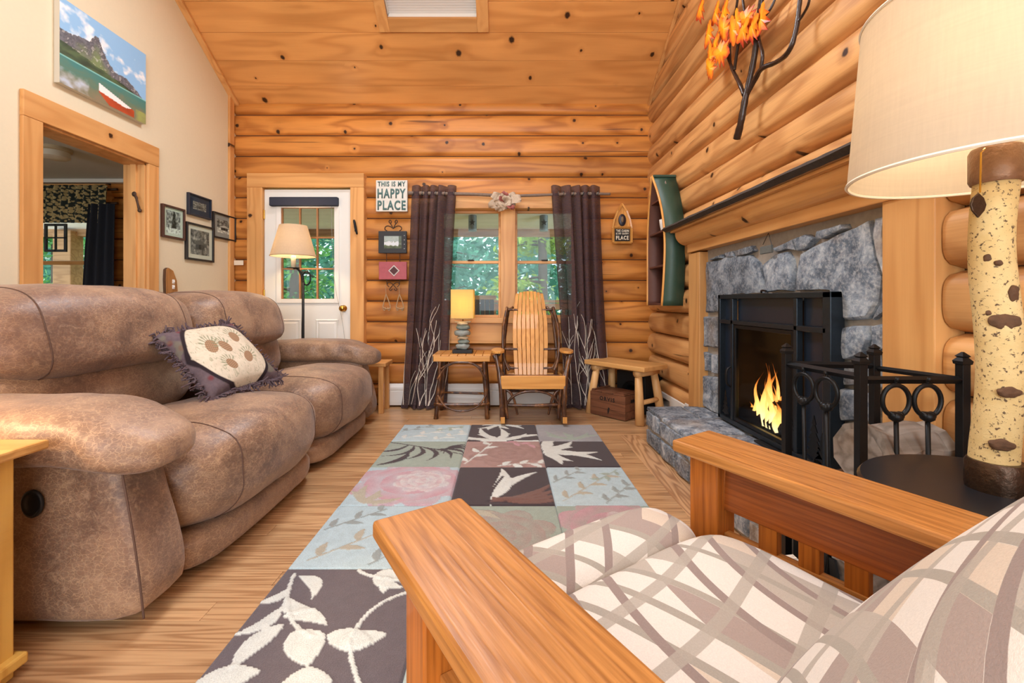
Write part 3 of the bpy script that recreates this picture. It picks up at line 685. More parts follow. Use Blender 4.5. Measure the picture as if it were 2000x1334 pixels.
box('top_rail', (-6.2, 6.34, .96), (3.3, 6.48, 1.0), M['deck'], rl, .006, Mr); box('upper_rail', (-6.2, 6.38, .86), (3.3, 6.43, .95), M['deck'], rl, .004, Mr); box('bottom_rail', (-6.2, 6.38, 0), (3.3, 6.43, .08), M['deck'], rl, .004, Mr)
bal = None
for k in range(66):
    x = -6.1+k*.142
    if bal is None: bal = box('baluster', (-.018, 6.385, .08), (.018, 6.425, .86), M['deck'], rl, 0); bal.matrix_basis = Matrix.Translation((x, -6.4, 0))
    else:
        o = bal.copy(); COL.objects.link(o); o.parent = rl; o.matrix_basis = Matrix.Translation((x, -6.4, 0))
lanm = plain('lantern_tin', '7E8784', .5, .3, var=.25, vs=30); leafm = plain('lantern_leaf', '3A3F3C', .6)
for i, (px, lab) in enumerate(((923, 'grey tin porch lantern with leaf cutout in the window pane beside the left curtain'), (1062, 'grey tin porch lantern with leaf cutout in the window pane beside the sheer curtain'))):
    c = P(px, 436, 5.9); ln = tag(empty('porch_lantern', c), lab, 'lantern', 'hanging porch lanterns')
    MB().lathe([(.056, -.105), (.056, .1), (.05, .105)], 20).build('can', lanm, ln, True, auto=.6)
    for s in (-.05, .05): MB().tube([(s, 0, .1), (s*.9, 0, .22)], .002, 4).build('chain', M['black'], ln)
    lf = []
    for k in range(10): a = 2*PI*k/10+PI/2; r_ = .045 if k % 2 == 0 else .017; lf.append((r_*math.cos(a), -.06, r_*math.sin(a)))
    MB().prism(lf, (0, .004, 0)).build('leaf_cutout', leafm, ln)
oc = tag(empty('porch_chair', P(943, 595, 5.3)), 'dark slatted porch chair seen through the window behind the table lamp', 'chair')
for k in range(5): box('slat', (-.14+k*.056, -.01, -.28), (-.09+k*.056, .01, .08), plain('chair_paint', '4A4440', .6), oc, .004)
box('top_rail', (-.16, -.015, .06), (.16, .015, .11), M['deck'], oc, .004); box('seat', (-.2, -.5, -.36), (.2, 0, -.32), bpy.data.materials['chair_paint'], oc, .004)
for sx in (-.18, .15):
    for sy in (-.48, -.03): box('leg', (sx, sy, -1.03), (sx+.03, sy+.03, -.34), bpy.data.materials['chair_paint'], oc, .003)
gm = NB('forest_floor'); n = gm.noise(gm.co(), .8, 6, .6); gm.fin(gm.ramp(n, [(.3, hexc('4C5A33')), (.6, hexc('86A05A')), (.8, hexc('A0A878'))]), .9)
struct(box('ground', (-60, 6.6, -1.4), (60, 90, -1.2), gm.m, bevel=0))
def leafmat(name, a, b):
    m = NB(name); n = m.noise(m.co(), 1.4, 3, .6); n2 = m.noise(m.co(), 23, 2, .6); c = m.mix(m.ma('MULTIPLY_ADD', n2, .5, m.ma('MULTIPLY', n, .5)), hexc(a), hexc(b)); m.fin(c, .5)
    tr = m.new('ShaderNodeBsdfTranslucent'); m.set(tr.inputs[0], c); mx = m.new('ShaderNodeMixShader'); mx.inputs[0].default_value = .4
    m.nt.links.new(m.b.outputs[0], mx.inputs[1]); m.nt.links.new(tr.outputs[0], mx.inputs[2]); m.nt.links.new(mx.outputs[0], m.out.inputs[0]); return m.m
LM = [leafmat('leaf_blue_green', '255A48', '74B49A'), leafmat('leaf_green', '2E6634', '84BE6A'), leafmat('leaf_yellow_green', '5E8028', 'B4C45C')]
barkm = plain('tree_bark', '5A4A3C', .9, var=.4, vs=12)
def tree(x, y, h, kind, rad, nleaf, label, size=.13):
    t = tag(empty('forest_tree', (x, y, -1.3)), label, 'tree', 'trees beyond the porch'); rr = random.Random(int(x*77+y*13))
    MB().tube([(0, 0, 0), (.1, .05, h*.4), (0, -.05, h*.75), (.05, 0, h)], [.16, .13, .08, .02], 8, smooth=1).build('trunk', barkm, t, True)
    br = MB(); vs, fs = [], []
    for k in range(34):
        z = h*rr.uniform(.08, .97); a = rr.uniform(0, 2*PI); L = rad*(1-z/h*.72)*rr.uniform(.6, 1.1); dz = rr.uniform(-.25, .25)*L
        tip = Vector((math.cos(a)*L, math.sin(a)*L, z+dz)); br.tube([(0, 0, z), tip*.5+Vector((0, 0, z*.5+.06)), tip], [.035, .02, .006], 5)
        for q in range(nleaf//34):
            s = rr.random()**.6; p = Vector((0, 0, z)).lerp(tip, s)+Vector((rr.gauss(0, .22), rr.gauss(0, .22), rr.gauss(0, .13)-.05))
            e = Vector((rr.gauss(0, 1), rr.gauss(0, 1), rr.gauss(0, .6))).normalized(); f = e.cross(Vector((rr.gauss(0, 1), rr.gauss(0, 1), rr.gauss(0, 1)))).normalized(); sz = size*rr.uniform(.5, 1.2)
            b0 = len(vs); vs += [p-e*sz, p+f*sz*.38, p+e*sz, p-f*sz*.38]; fs.append((b0, b0+1, b0+2, b0+3))
    br.build('branches', barkm, t); MB().add(vs, fs).build('crown', LM[kind], t)
    return t
for a in ((-1.9, 10.4, 7.5, 0, 2.0, 4200, 'blue green conifer beyond the porch railing behind the left window pane', .11), (.9, 11.2, 7.0, 2, 2.0, 4200, 'yellow green sunlit tree behind the right window pane', .11), (3.6, 11.0, 7.8, 1, 2.0, 3000, 'leafy green tree seen dimly through the sheer curtain', .12),
          (-4.9, 10.2, 7.0, 1, 1.9, 3600, 'leafy green tree seen through the door glass', .11), (-8.0, 11.5, 8, 0, 2.1, 3000, 'blue green conifer past the porch post', .12), (-11.2, 11.0, 7.5, 1, 2.1, 3600, 'leafy green tree seen through the bedroom window', .11)): tree(*a)
rr = random.Random(21); vs, fs = [], []
for (ya, yb, n, xw, hz, size) in ((15, 20, 26000, 24, 9, .24), (24, 31, 16000, 36, 15, .5)):
    for k in range(n):
        yy = rr.uniform(ya, yb); p = Vector((rr.uniform(-xw, xw), yy, rr.uniform(-1.2, hz)*rr.uniform(.5, 1))); p.x += math.sin(p.z*2.1+yy)*.5
        e = Vector((rr.gauss(0, 1), rr.gauss(0, 1), rr.gauss(0, .6))).normalized(); f = e.cross(Vector((rr.gauss(0, 1), rr.gauss(0, 1), rr.gauss(0, 1)))).normalized(); sz = size*rr.uniform(.5, 1.2)
        b0 = len(vs); vs += [p-e*sz, p+f*sz*.45, p+e*sz, p-f*sz*.45]; fs.append((b0, b0+1, b0+2, b0+3))
tag(MB().add(vs, fs).build('forest_foliage', LM[0]), 'dense blue green woodland foliage far behind the porch', 'foliage', kind='stuff')
# ---------------------------------------------------------------- reclining sofa
def leather():
    b = NB('suede_leather'); co = b.co(); n1 = b.noise(co, 5, 5, .62, .4); n2 = b.noise(co, 38, 5, .7, 1.2); n3 = b.noise(b.vm('MULTIPLY', co, (1, 1, 1.6)), 2.0, 3, .5)
    cr = b.vor(b.vm('ADD', b.vm('MULTIPLY', co, (55, 55, 85)), b.vm('MULTIPLY', b.noise(co, 20, 3, .6, out=1), (3, 3, 3))), 1, '3D', 'DISTANCE_TO_EDGE')
    c = b.ramp(n1, [(.3, hexc('5A4234')), (.5, hexc('82644E')), (.7, hexc('A48468'))])
    c = b.mix(b.ma('MULTIPLY', b.mr(n2, .5, .72), .55), c, hexc('BE9E7E')); c = b.mix(b.ma('MULTIPLY', b.mr(cr, .0, .07, 1, 0), b.mr(n1, .35, .55, .15, .8)), c, hexc('B89874'))
    c = b.mix(b.mr(n3, .45, .7, 0, .35), c, hexc('6B4E42'))
    b.fin(c, b.mr(n2, .3, .7, .40, .58), 0, .6, sheen=.15); b.bump(b.ma('ADD', n2, b.ma('MULTIPLY', n1, .6)), .22, .006); return b.m
M['leather'] = leather()
stitchm = plain('stitching', '5A4236', .8)
sofa = tag(empty('reclining_sofa', (-1.6, 2.5, 0)), 'brown suede leather reclining sofa with two seats and padded arms', 'sofa'); Mso = Matrix.Translation(-sofa.location)
def sf(name, x, y, z, n=12, p=4, fn=None, par=sofa, mat=None, w=.006, fr=5):
    c = ((x[0]+x[1])/2, (y[0]+y[1])/2, (z[0]+z[1])/2); h = ((x[1]-x[0])/2, (y[1]-y[0])/2, (z[1]-z[0])/2)
    def f(v, q):
        if fn: v = Vector(fn(v, q))
        g = mnoise.noise(v*fr)*w+mnoise.noise(v*fr*3.1)*w*.35
        return v+Vector(q).normalized()*g
    return MB().soft(c, h, n, p, f).build(name, mat or M['leather'], par, True, M=Mso if par is sofa else None)
def ss(a, b, x): t = max(0, min(1, (x-a)/(b-a))); return t*t*(3-2*t)
for (ya, yb, pa, pb) in ((1.29, 1.49, 1.215, 1.575), (3.5, 3.70, 3.44, 3.79)):
    sf('arm_panel', (-2.12, -1.05), (ya, yb), (.035, .575), 16, 9, lambda v, q: (v.x-.09*ss(.1, .58, v.z)*ss(-1.6, -1.05, v.x), v.y, v.z), w=.004)
    sf('arm_pad', (-2.1, -1.015), (pa, pb), (.485, .665), 22, 3.3, lambda v, q: (v.x, v.y+(.0 if abs(q.y) < .2 else .012*math.sin(v.x*34)*abs(q.y)*(1-abs(q.z))), v.z-.05*ss(-1.3, -1.0, v.x)+.012*math.sin((v.x+2.1)*2.9)), w=.008)
seatY = ((1.497, 2.515), (2.52, 3.495))
def pleat(v, y0, y1):   # gathered side seams of a cushion
    e = min(abs(v.y-y0), abs(v.y-y1)); return .010*math.sin(v.x*70+v.z*70)*ss(.13, .03, e)
for ya, yb in seatY:
    def fs_(v, q, ya=ya, yb=yb):
        t = (v.y-(ya+yb)/2)/(yb-ya)*2; z = v.z+.03*(1-t*t)*ss(-1.7, -1.35, v.x)*ss(.3, .5, v.z)-.02*ss(-1.3, -1.75, v.x)
        x = v.x+.03*(1-t*t)*ss(-1.4, -1.0, v.x)-.06*ss(.30, .12, v.z)*ss(-1.5, -1.0, v.x)
        k = pleat(v, ya, yb)*ss(-1.35, -1.1, v.x); return (x+k, v.y, z+k*.6)
    sf('seat_cushion', (-1.78, -.985), (ya, yb), (.115, .51), 26, 3.6, fs_, w=.010, fr=4)
    sf('footrest', (-1.5, -1.045), (ya+.01, yb-.005), (.025, .16), 14, 5, None, w=.005)
    sf('lumbar_cushion', (-2.02, -1.66), (ya-.02, yb), (.42, .80), 18, 3.2, lambda v, q, ya=ya, yb=yb: (v.x-.16*(v.z-.42), v.y, v.z+pleat(v, ya, yb)*.5), w=.009)
    def fh(v, q, ya=ya, yb=yb):
        t = (v.y-(ya+yb)/2)/(yb-ya)*2; k = .008*math.sin(v.z*75+v.x*30)*ss(.75, 1.0, abs(t))
        return (v.x-.22*(v.z-.66)+.02*(1-t*t), v.y, v.z+.012*(1-t*t)+k)
    hd = sf('headrest', (-2.10, -1.62), (ya-.04 if ya < 2 else ya, yb), (.665, 1.045), 24, 3.3, fh, w=.010, fr=3.6)
sf('back_shell', (-2.24, -1.95), (1.42, 3.56), (.06, .97), 10, 6, lambda v, q: (v.x-.1*(v.z-.5), v.y, v.z), w=.003)
box('base_frame', (-2.1, 1.36, .03), (-1.2, 3.62, .16), M['blackm'], sofa, .01, Mso)
for x in (-2.05, -1.2):
    for y_ in (1.42, 3.55): box('foot', (x-.03, y_-.03, .0), (x+.03, y_+.03, .05), M['blackm'], sofa, .004, Mso)
from mathutils.bvhtree import BVHTree
def seam(o, y_, a0, a1, cx, cz, par, dy=0.0):
    bt_ = BVHTree.FromPolygons([tuple(v.co) for v in o.data.vertices], [tuple(p.vertices) for p in o.data.polygons]); pts = []
    for k in range(36):
        a = a0+(a1-a0)*k/35; c = Vector((cx, y_+dy*math.sin(k*.2), cz)); d = Vector((math.cos(a), 0, math.sin(a))); h = bt_.ray_cast(c+d*2, -d)
        if h[0]: pts.append(h[0]+d*.0005)
    if len(pts) > 3:
        MB().tube(pts, .0028, 5).build('seam', stitchm, par, True)
for o in [q for q in sofa.children if q.name.startswith('headrest')]:
    ys = [v.co.y for v in o.data.vertices]; lo, hi = min(ys), max(ys)
    for t in (.17, .83): seam(o, lo+(hi-lo)*t, 2.2, -.9, -1.9, .85, o, .01)
for o in [q for q in sofa.children if q.name.startswith('seat_cushion')]:
    ys = [v.co.y for v in o.data.vertices]; lo, hi = min(ys), max(ys)
    for t in (.2, .8): seam(o, lo+(hi-lo)*t, 1.7, -.7, -1.4, .3, o, .01)
# recliner handle cup in the near arm panel
cupm = Matrix.Translation((-1.362, 1.285, .40)) @ Matrix.Rotation(PI/2, 4, 'X')
MB().lathe([(.028, 0), (.031, .004), (.031, .010), (.026, .012), (.022, .006), (.018, .002)], 24, cupm @ Matrix.Diagonal((1, 1.3, 1, 1))).build('recliner_handle', M['blackm'], sofa, True, M=Mso)
# seam stitching along front edges
for pts in ([(-1.128, 1.3, .55), (-1.115, 1.288, .5), (-1.085, 1.286, .35), (-1.062, 1.286, .2), (-1.05, 1.29, .06)],):
    MB().tube(pts, .003, 6, smooth=2).build('piping', stitchm, sofa, True, M=Mso)
# ---------------------------------------------------------------- pine cone pillow
A_, B_, C_, D_ = Vector((-1.655, 2.1, .80)), Vector((-1.56, 2.53, .835)), Vector((-1.262, 2.4, .545)), Vector((-1.385, 2.0, .525))
cen = (A_+B_+C_+D_)/4+Vector((.03, -.01, .02)); e1 = ((B_-A_)+(C_-D_)).normalized(); e2 = ((A_-D_)+(B_-C_)); e2 = (e2-e1*e2.dot(e1)).normalized(); nn = e1.cross(e2)
if nn.x < 0: nn = -nn
Mpi = Matrix((e1, e2, e1.cross(e2))).transposed().to_4x4(); Mpi.translation = cen
pil = tag(empty('throw_pillow'), 'fringed throw pillow with pine cones on a cream panel', 'pillow'); pil.matrix_basis = Mpi
sgn = 1 if e1.cross(e2).x > 0 else -1
def pillow_mat():
    b = NB('pillow_tapestry'); S = b.sep(b.co()); u = b.ma('DIVIDE', S[0], .2); v = b.ma('DIVIDE', S[1], .2); n = b.noise(b.co(), 45, 4, .6); n0 = b.noise(b.co(), 9, 2, .5)
    d = b.ma('ADD', b.ma('ABSOLUTE', u), b.ma('MULTIPLY', b.ma('ABSOLUTE', v), .85)); d = b.ma('ADD', d, b.ma('MULTIPLY', b.ma('MULTIPLY', b.ma('ABSOLUTE', u), b.ma('ABSOLUTE', v)), -.75))
    cream = b.mix(n, hexc('BDB19A'), hexc('DAD0BC')); dark = b.mix(n, hexc('4A3F46'), hexc('75666A')); vd = b.vor(b.co(), 17, '3D'); dark = b.mix(b.mr(vd, .2, .34, .8, 0), dark, hexc('6E2F33')); dark = b.mix(b.mr(n0, .55, .6, 0, .5), dark, hexc('7C7A64'))
    sp_ = b.noise(b.vm('MULTIPLY', b.co(), (30, 9, 9)), 2.5, 3, .6, 1.5); cream = b.mix(b.mr(sp_, .56, .62, 0, .6), cream, hexc('8C8E74')); col = b.mix(b.mr(d, .93, .945), cream, dark)
    col = b.mix(b.ma('MULTIPLY', b.mr(d, .905, .92), b.mr(d, .955, .97, 1, 0)), col, hexc('2B2226'))
    def cone(cx, cy, ang, L, Wd, c):
        global _c
        x = b.ma('SUBTRACT', u, cx); y = b.ma('SUBTRACT', v, cy); ca, sa = math.cos(ang), math.sin(ang)
        p = b.ma('ADD', b.ma('MULTIPLY', x, ca/L), b.ma('MULTIPLY', y, sa/L)); q = b.ma('ADD', b.ma('MULTIPLY', x, -sa/Wd), b.ma('MULTIPLY', y, ca/Wd))
        e = b.ma('SQRT', b.ma('ADD', b.ma('MULTIPLY', p, p), b.ma('MULTIPLY', q, q)))
        sc = b.ma('MULTIPLY_ADD', b.ma('MULTIPLY', b.ma('SINE', b.ma('MULTIPLY', b.ma('ADD', p, q), 11)), b.ma('SINE', b.ma('MULTIPLY', b.ma('SUBTRACT', p, q), 11))), .35, .5)
        th = b.ma('ARCTAN2', q, p); nd_ = b.ma('MULTIPLY', b.mr(b.ma('ABSOLUTE', b.ma('SINE', b.ma('MULTIPLY', th, 9.0))), .72, .85), b.ma('MULTIPLY', b.mr(e, 1.7, 2.1, 1, 0), b.mr(p, .1, .4))); c = b.mix(b.ma('MULTIPLY', nd_, .75), c, hexc('7E8468')); return b.mix(b.mr(e, .92, 1.0, 1, 0), c, b.mix(sc, hexc('6E5444'), hexc('B0906E')))
    for a in ((-.42, .12, 1.3, .22, .14), (-.12, .02, 1.8, .20, .13), (.36, .30, 1.2, .21, .13), (.28, -.40, 1.0, .19, .12), (-.28, -.50, 2.0, .16, .11)): col = cone(*a, col)
    b.fin(col, .9, 0, .2); b.bump(n, .3, .003); return b.m
def pf(v, q):
    s = 1-.16*(1-abs(q.x)**2)*(abs(q.y) > .0)*abs(q.y)**3*.6
    t = max(0, (1-abs(v.x/.215)**2.2))*max(0, (1-abs(v.y/.215)**2.2)); return (v.x*(1-.09*(1-(v.y/.215)**2)*abs(v.x/.215)**2), v.y*(1-.09*(1-(v.x/.215)**2)*abs(v.y/.215)**2), math.copysign(.012+.075*t**.55, v.z)+.006*mnoise.noise(v*12))
def pil_mesh():
    mb = MB(); N_ = 22
    for sg in (1, -1):
        mb.grid(lambda a, b_: pf(Vector(((a*2-1)*.215, (b_*2-1)*.215, sg)), Vector((a*2-1, b_*2-1, sg))) if 0 < a < 1 and 0 < b_ < 1 else (lambda w: (w[0], w[1], 0))(pf(Vector(((a*2-1)*.215, (b_*2-1)*.215, sg)), Vector((a*2-1, b_*2-1, sg)))), N_, N_)
        if sg < 0: mb.f[-N_*N_:] = [f[::-1] for f in mb.f[-N_*N_:]]
    return mb
pil_mesh().build('cover', pillow_mat(), pil, True)
fr_ = MB(); rp = random.Random(2)
for k in range(420):
    t = k/420*4; sd = int(t); u_ = (t-sd)*2-1
    x, y_ = ((u_, -1), (1, u_), (-u_, 1), (-1, -u_))[sd]; p0 = Vector(pf(Vector((x*.215, y_*.215, 1)), Vector((x, y_, 1)))); p0.z = 0
    o = Vector(((0, -1, 0), (1, 0, 0), (0, 1, 0), (-1, 0, 0))[sd]); L = rp.uniform(.022, .045)
    a1 = p0+o*L*.5+Vector((rp.gauss(0, .006), rp.gauss(0, .006), rp.gauss(0, .009))); a2 = a1+o*L*.4+Vector((rp.gauss(0, .01), rp.gauss(0, .01), rp.gauss(0, .012)))
    fr_.tube([p0, a1, a2], [.0045, .0042, .003], 5)
tag(fr_.build('fringe', plain('fringe_yarn', '5A4B50', .95, var=.35, vs=60), pil), kind='stuff')
# ---------------------------------------------------------------- little timber table behind the far arm
et = tag(empty('low_side_table', (-1.32, 3.98, 0)), 'low pine side table just past the far sofa arm', 'table')
box('table_top', (-.22, -.12, .41), (.285, .13, .445), M['trim_x'], et, .006)
for sx in (-.19, .24):
    for sy in (-.09, .09): box('leg', (sx-.022, sy-.022, 0), (sx+.022, sy+.022, .41), M['trim'], et, .004)
# ---------------------------------------------------------------- pine end table beside the near sofa arm with its lamp
M['yellow_pine'] = wood('yellow_pine', 'E0B45C', 'B98232', 'ZX', .8, .03, (.6, 7), 7, .5, .35, .3, rndv=.03, coat=.2)
M['table_pine'] = wood('table_top_pine', 'C99A5A', '9A6A30', 'XY', .8, .03, (.6, 7), 7, .5, .35, .3, rndv=.03, coat=.2)
nt = tag(empty('end_table', (-1.53, .87, 0)), 'yellow pine end table with drawer against the near sofa arm', 'end table')
box('table_top', (-.32, -.3, .585), (.295, .335, .61), M['table_pine'], nt, .006)
box('body', (-.27, -.25, .06), (.225, .285, .585), M['yellow_pine'], nt, .004)
for sx in (-.27, .215):
    for sy in (-.24, .265): box('post', (sx-.02, sy-.025, 0), (sx+.032, sy+.025, .585), M['yellow_pine'], nt, .004)
box('side_rail', (.225, -.2, .33), (.24, .24, .37), M['yellow_pine'], nt, .003); box('base_shelf', (-.29, -.27, .03), (.27, .305, .06), M['yellow_pine'], nt, .006)
dr = box('drawer', (-.22, -.268, .38), (.18, -.25, .56), M['yellow_pine'], nt, .004); MB().lathe([(.008, 0), (.016, .012), (.012, .024)], 14, TR((-.02, -.268, .47), rx=PI/2)).build('knob', M['black'], dr, True)
tl = tag(empty('table_lamp', (-1.66, .86, .61)), 'table lamp on the pine end table next to the sofa', 'lamp')
MB().lathe([(.08, 0), (.085, .02), (.03, .04), (.05, .12), (.06, .2), (.03, .3), (.012, .33), (.012, .40)], 24).build('base', plain('lamp_ceramic', '6B4A30', .35), tl, True)
def shade_mat(name, h, em=0.0):
    b = NB(name); n = b.noise(b.vm('MULTIPLY', b.co(), (6, 6, 160)), 1, 3, .6); n2 = b.noise(b.vm('MULTIPLY', b.co(), (160, 160, 6)), 1, 3, .6); c = hexc(h)
    col = b.mix(b.ma('MULTIPLY', b.ma('ADD', n, n2), .5), tuple(x*.82 for x in c[:3])+(1,), tuple(min(1, x*1.08) for x in c[:3])+(1,))
    b.fin(col, .9, 0, .1); t = b.new('ShaderNodeBsdfTranslucent'); b.set(t.inputs[0], col); mx = b.new('ShaderNodeMixShader'); mx.inputs[0].default_value = .5
    b.nt.links.new(b.b.outputs[0], mx.inputs[1]); b.nt.links.new(t.outputs[0], mx.inputs[2]); b.nt.links.new(mx.outputs[0], b.out.inputs[0]); return b.m
M['shade'] = shade_mat('linen_shade', 'DDD0BA')
def drum(r0, r1, z0, z1, n=48, t=.003): return MB().lathe([(r0, z0), (r1, z1), (r1-t, z1), (r0-t, z0), (r0, z0)], n, cap=False)
drum(.2, .13, .3, .55).build('shade', M['shade'], tl, True, auto=.6)
light('table_lamp_bulb', 'POINT', (-1.66, .86, 1.03), 48, WARM, .05)
# ---------------------------------------------------------------- patchwork rug
rug = tag(empty('area_rug', (-.05, 2.3, 0)), 'patchwork area rug of floral squares in pale blue, pink and brown', 'rug')
rm = NB('wool_pile'); at = rm.new('ShaderNodeVertexColor'); at.layer_name = 'pile'; n = rm.noise(rm.co(), 260, 3, .7); n2 = rm.noise(rm.co(), 30, 3, .6)
hs = rm.new('ShaderNodeHueSaturation'); rm.set(hs.inputs['Color'], at.outputs[0]); rm.set(hs.inputs['Value'], rm.ma('MULTIPLY_ADD', n, .95, rm.ma('MULTIPLY_ADD', n2, .34, .38)))
rm.fin(hs.outputs[0], .95, 0, .1, sheen=.2); rm.bump(n, .6, .004)
XS = [-.79, -.262, .245, .69]; YS = [3.49, 3.076, 2.598, 2.106, 1.61, 1.08]
RC = {k: np.array(hexc(v)[:3]) for k, v in dict(blue='A9BEC4', sage='93A094', dark='3C3236', taupe='5E565A', cream='C9CEC8', rose='9C7F78', brown='6E5048', pink='B98C94', grey='8B9492', mauve='949496', pale='B4C6C8', tan='A8A290').items()}
def leaf(u, v, cx, cy, a, L, w, bend=0.0):
    x = (u-cx)*math.cos(a)+(v-cy)*math.sin(a); y = -(u-cx)*math.sin(a)+(v-cy)*math.cos(a); s = x/L; y = y-bend*L*(s-.5)**2*4+bend*L
    return (s > 0) & (s < 1) & (np.abs(y) < w*np.sin(np.pi*np.clip(s, 0, 1))**.75*(1.15-.5*s))
def stem(u, v, p0, p1, p2, w):
    m = np.zeros_like(u, bool)
    for t in np.linspace(0, 1, 60):
        x = (1-t)**2*p0[0]+2*t*(1-t)*p1[0]+t*t*p2[0]; y = (1-t)**2*p0[1]+2*t*(1-t)*p1[1]+t*t*p2[1]; m |= (u-x)**2+(v-y)**2 < w*w
    return m
def fan(u, v, cx, cy, n, a0, a1, L, w, bend=.1):
    m = np.zeros_like(u, bool)
    for k in range(n):
        a = a0+(a1-a0)*k/(n-1); m |= leaf(u, v, cx, cy, a, L*(.8+.25*math.sin(k*1.7)), w, bend*(1 if k % 2 else -1))
    return m
def sprig(u, v, p0, p1, n, L, w):
    m = stem(u, v, p0, ((p0[0]+p1[0])/2+.05, (p0[1]+p1[1])/2-.05), p1, .010); a = math.atan2(p1[1]-p0[1], p1[0]-p0[0])
    for k in range(n):
        t = (k+.5)/n; x, y = p0[0]+(p1[0]-p0[0])*t, p0[1]+(p1[1]-p0[1])*t; m |= leaf(u, v, x, y, a+(.8 if k % 2 else -.8), L, w, .08)
    return m
def peony(u, v, cx, cy, R):
    d = np.hypot(u-cx, v-cy); th = np.arctan2(v-cy, u-cx); k = np.floor(d/R*4); pet = np.abs(np.sin(th*3+k*1.1)); return (d < R*(.8+.2*np.abs(np.sin(th*4)))), np.clip((d/R*4-k)*.6+.4*pet, 0, 1)
def panel(r, c, u, v):
    col = np.zeros(u.shape+(3,)); ht = np.zeros(u.shape); R = lambda k: RC[k]
    def fill(m, k, h=.003, mixv=None):
        if mixv is None: col[m] = R(k)
        else: col[m] = col[m]*(1-mixv[m][:, None])+R(k)*mixv[m][:, None]
        ht[m] += h
    if (r, c) in ((0, 0), (2, 2), (3, 0)):
        col[:] = R('blue'); gr = np.clip((v-.1)*1.2, 0, 1); col[:] = col*(1-.35*gr[..., None])+R('pale')*.35*gr[..., None]
        fill(sprig(u, v, (.1, .9), (.75, .25), 6, .2, .038), 'cream' if r == 0 else 'tan'); fill(sprig(u, v, (.55, .95), (.95, .5), 5, .18, .035), 'cream' if r == 0 else 'grey'); fill(sprig(u, v, (.05, .45), (.45, .08), 5, .16, .032), 'grey')
        fill(sprig(u, v, (.9, .1), (.6, .4), 4, .14, .03), 'sage')
    elif (r, c) in ((0, 1), (1, 2)):
        col[:] = R('dark'); cx, cy = (.45, 1.0) if r == 0 else (.02, .42)
        fill(fan(u, v, cx, cy, 9, -.15 if r else -.1, -PI+.1 if r == 0 else .01, .8, .06), 'cream') if r == 0 else fill(fan(u, v, cx, cy, 8, -1.45, 1.2, .85, .085), 'cream')
        if r == 0: fill(fan(u, v, .45, .0, 7, .25, PI-.25, .45, .05), 'cream')
    elif (r, c) == (0, 2): col[:] = R('mauve'); col[:] += (np.sin(u*7+np.sin(v*5)*2)*.02)[..., None]; fill(fan(u, v, .5, .95, 6, -2.6, -.5, .6, .06), 'sage', .002)
    elif (r, c) == (1, 0):
        col[:] = R('sage')
        for k in range(9): fill(leaf(u, v, .28+.06*k, .12+.05*k, 2.6-.42*k, .55, .035, .28), 'dark', -.001)
        fill(stem(u, v, (.0, .05), (.4, .2), (1, .55), .012), 'dark', -.001); fill(leaf(u, v, .05, .95, -1.1, .6, .05, -.2), 'dark')
    elif (r, c) == (1, 1):
        col[:] = R('rose'); m, s = peony(u, v, .55, .5, .5); fill(m, 'brown', .002, .4*s); fill(sprig(u, v, (.05, .9), (.35, .1), 5, .2, .04), 'cream'); fill(sprig(u, v, (.45, .97), (.98, .88), 5, .17, .04), 'cream'); fill(sprig(u, v, (.5, .06), (.9, .2), 4, .15, .035), 'pink')
    elif (r, c) in ((2, 0), (3, 2)):
        col[:] = R('blue') if r == 2 else R('sage'); m, s = peony(u, v, .55, .45, .62); fill(m, 'pink', .003, .35+.6*s); m2, s2 = peony(u, v, .66, .42, .3); fill(m2, 'cream', .002, .7*s2); fill(fan(u, v, .2, .95, 5, -2.2, -.3, .4, .05), 'tan')
    elif (r, c) == (2, 1):
        col[:] = R('dark'); fill(leaf(u, v, .38, .95, 2.15, .9, .11, .12), 'cream'); fill(leaf(u, v, .36, .9, 1.72+PI, .85, .1, -.1), 'cream'); fill(leaf(u, v, .4, .85, -.95, .85, .07, .1), 'cream')
        for k in range(4): fill(leaf(u, v, .38, .92-.03*k, -.62+.2*k, .8, .055, -.12), 'brown')
        fill(stem(u, v, (.36, 1), (.36, .7), (.5, .3), .016), 'dark', -.002)
    elif (r, c) == (3, 1): col[:] = R('sage'); m, s = peony(u, v, .5, .55, .48); fill(m, 'rose', .002, .25+.5*s); fill(fan(u, v, .1, .1, 5, .1, 1.4, .4, .05), 'tan')
    elif (r, c) == (4, 0):
        col[:] = R('taupe')
        fill(stem(u, v, (.08, .06), (.16, .5), (.45, .62), .013), 'cream'); 
        for (x, y, a, L, w, b) in ((.12, .08, .9, .3, .05, .2), (.13, .2, 2.4, .22, .04, .2), (.14, .3, .4, .26, .055, -.2), (.16, .38, 2.2, .28, .05, .2), (.2, .46, .25, .3, .055, .15), (.24, .52, 1.9, .34, .07, -.1), (.32, .58, .9, .3, .11, .1)): fill(leaf(u, v, x, y, a, L, w, b), 'cream')
        fill(stem(u, v, (.5, .02), (.6, .12), (.98, .16), .014), 'cream'); fill(fan(u, v, .62, .08, 5, .5, -.3, .32, .05), 'cream'); fill(leaf(u, v, .72, .1, 1.5, .16, .045), 'cream')
        fill(stem(u, v, (.97, .22), (.66, .3), (.66, .62), .012), 'cream'); fill(leaf(u, v, .52, .6, .25, .28, .08), 'cream'); fill(leaf(u, v, .58, .68, -.3, .28, .08), 'cream'); fill(stem(u, v, (.66, .66), (.74, .85), (.86, 1), .012), 'cream'); fill(leaf(u, v, .42, .95, -.2, .25, .12), 'cream'); fill(leaf(u, v, 0, .93, -.3, .3, .09), 'cream')
    else: col[:] = R('sage')*.6+R('pale')*.4; fill(sprig(u, v, (.2, .9), (.8, .2), 5, .2, .04), 'pale', .002)
    return col, ht
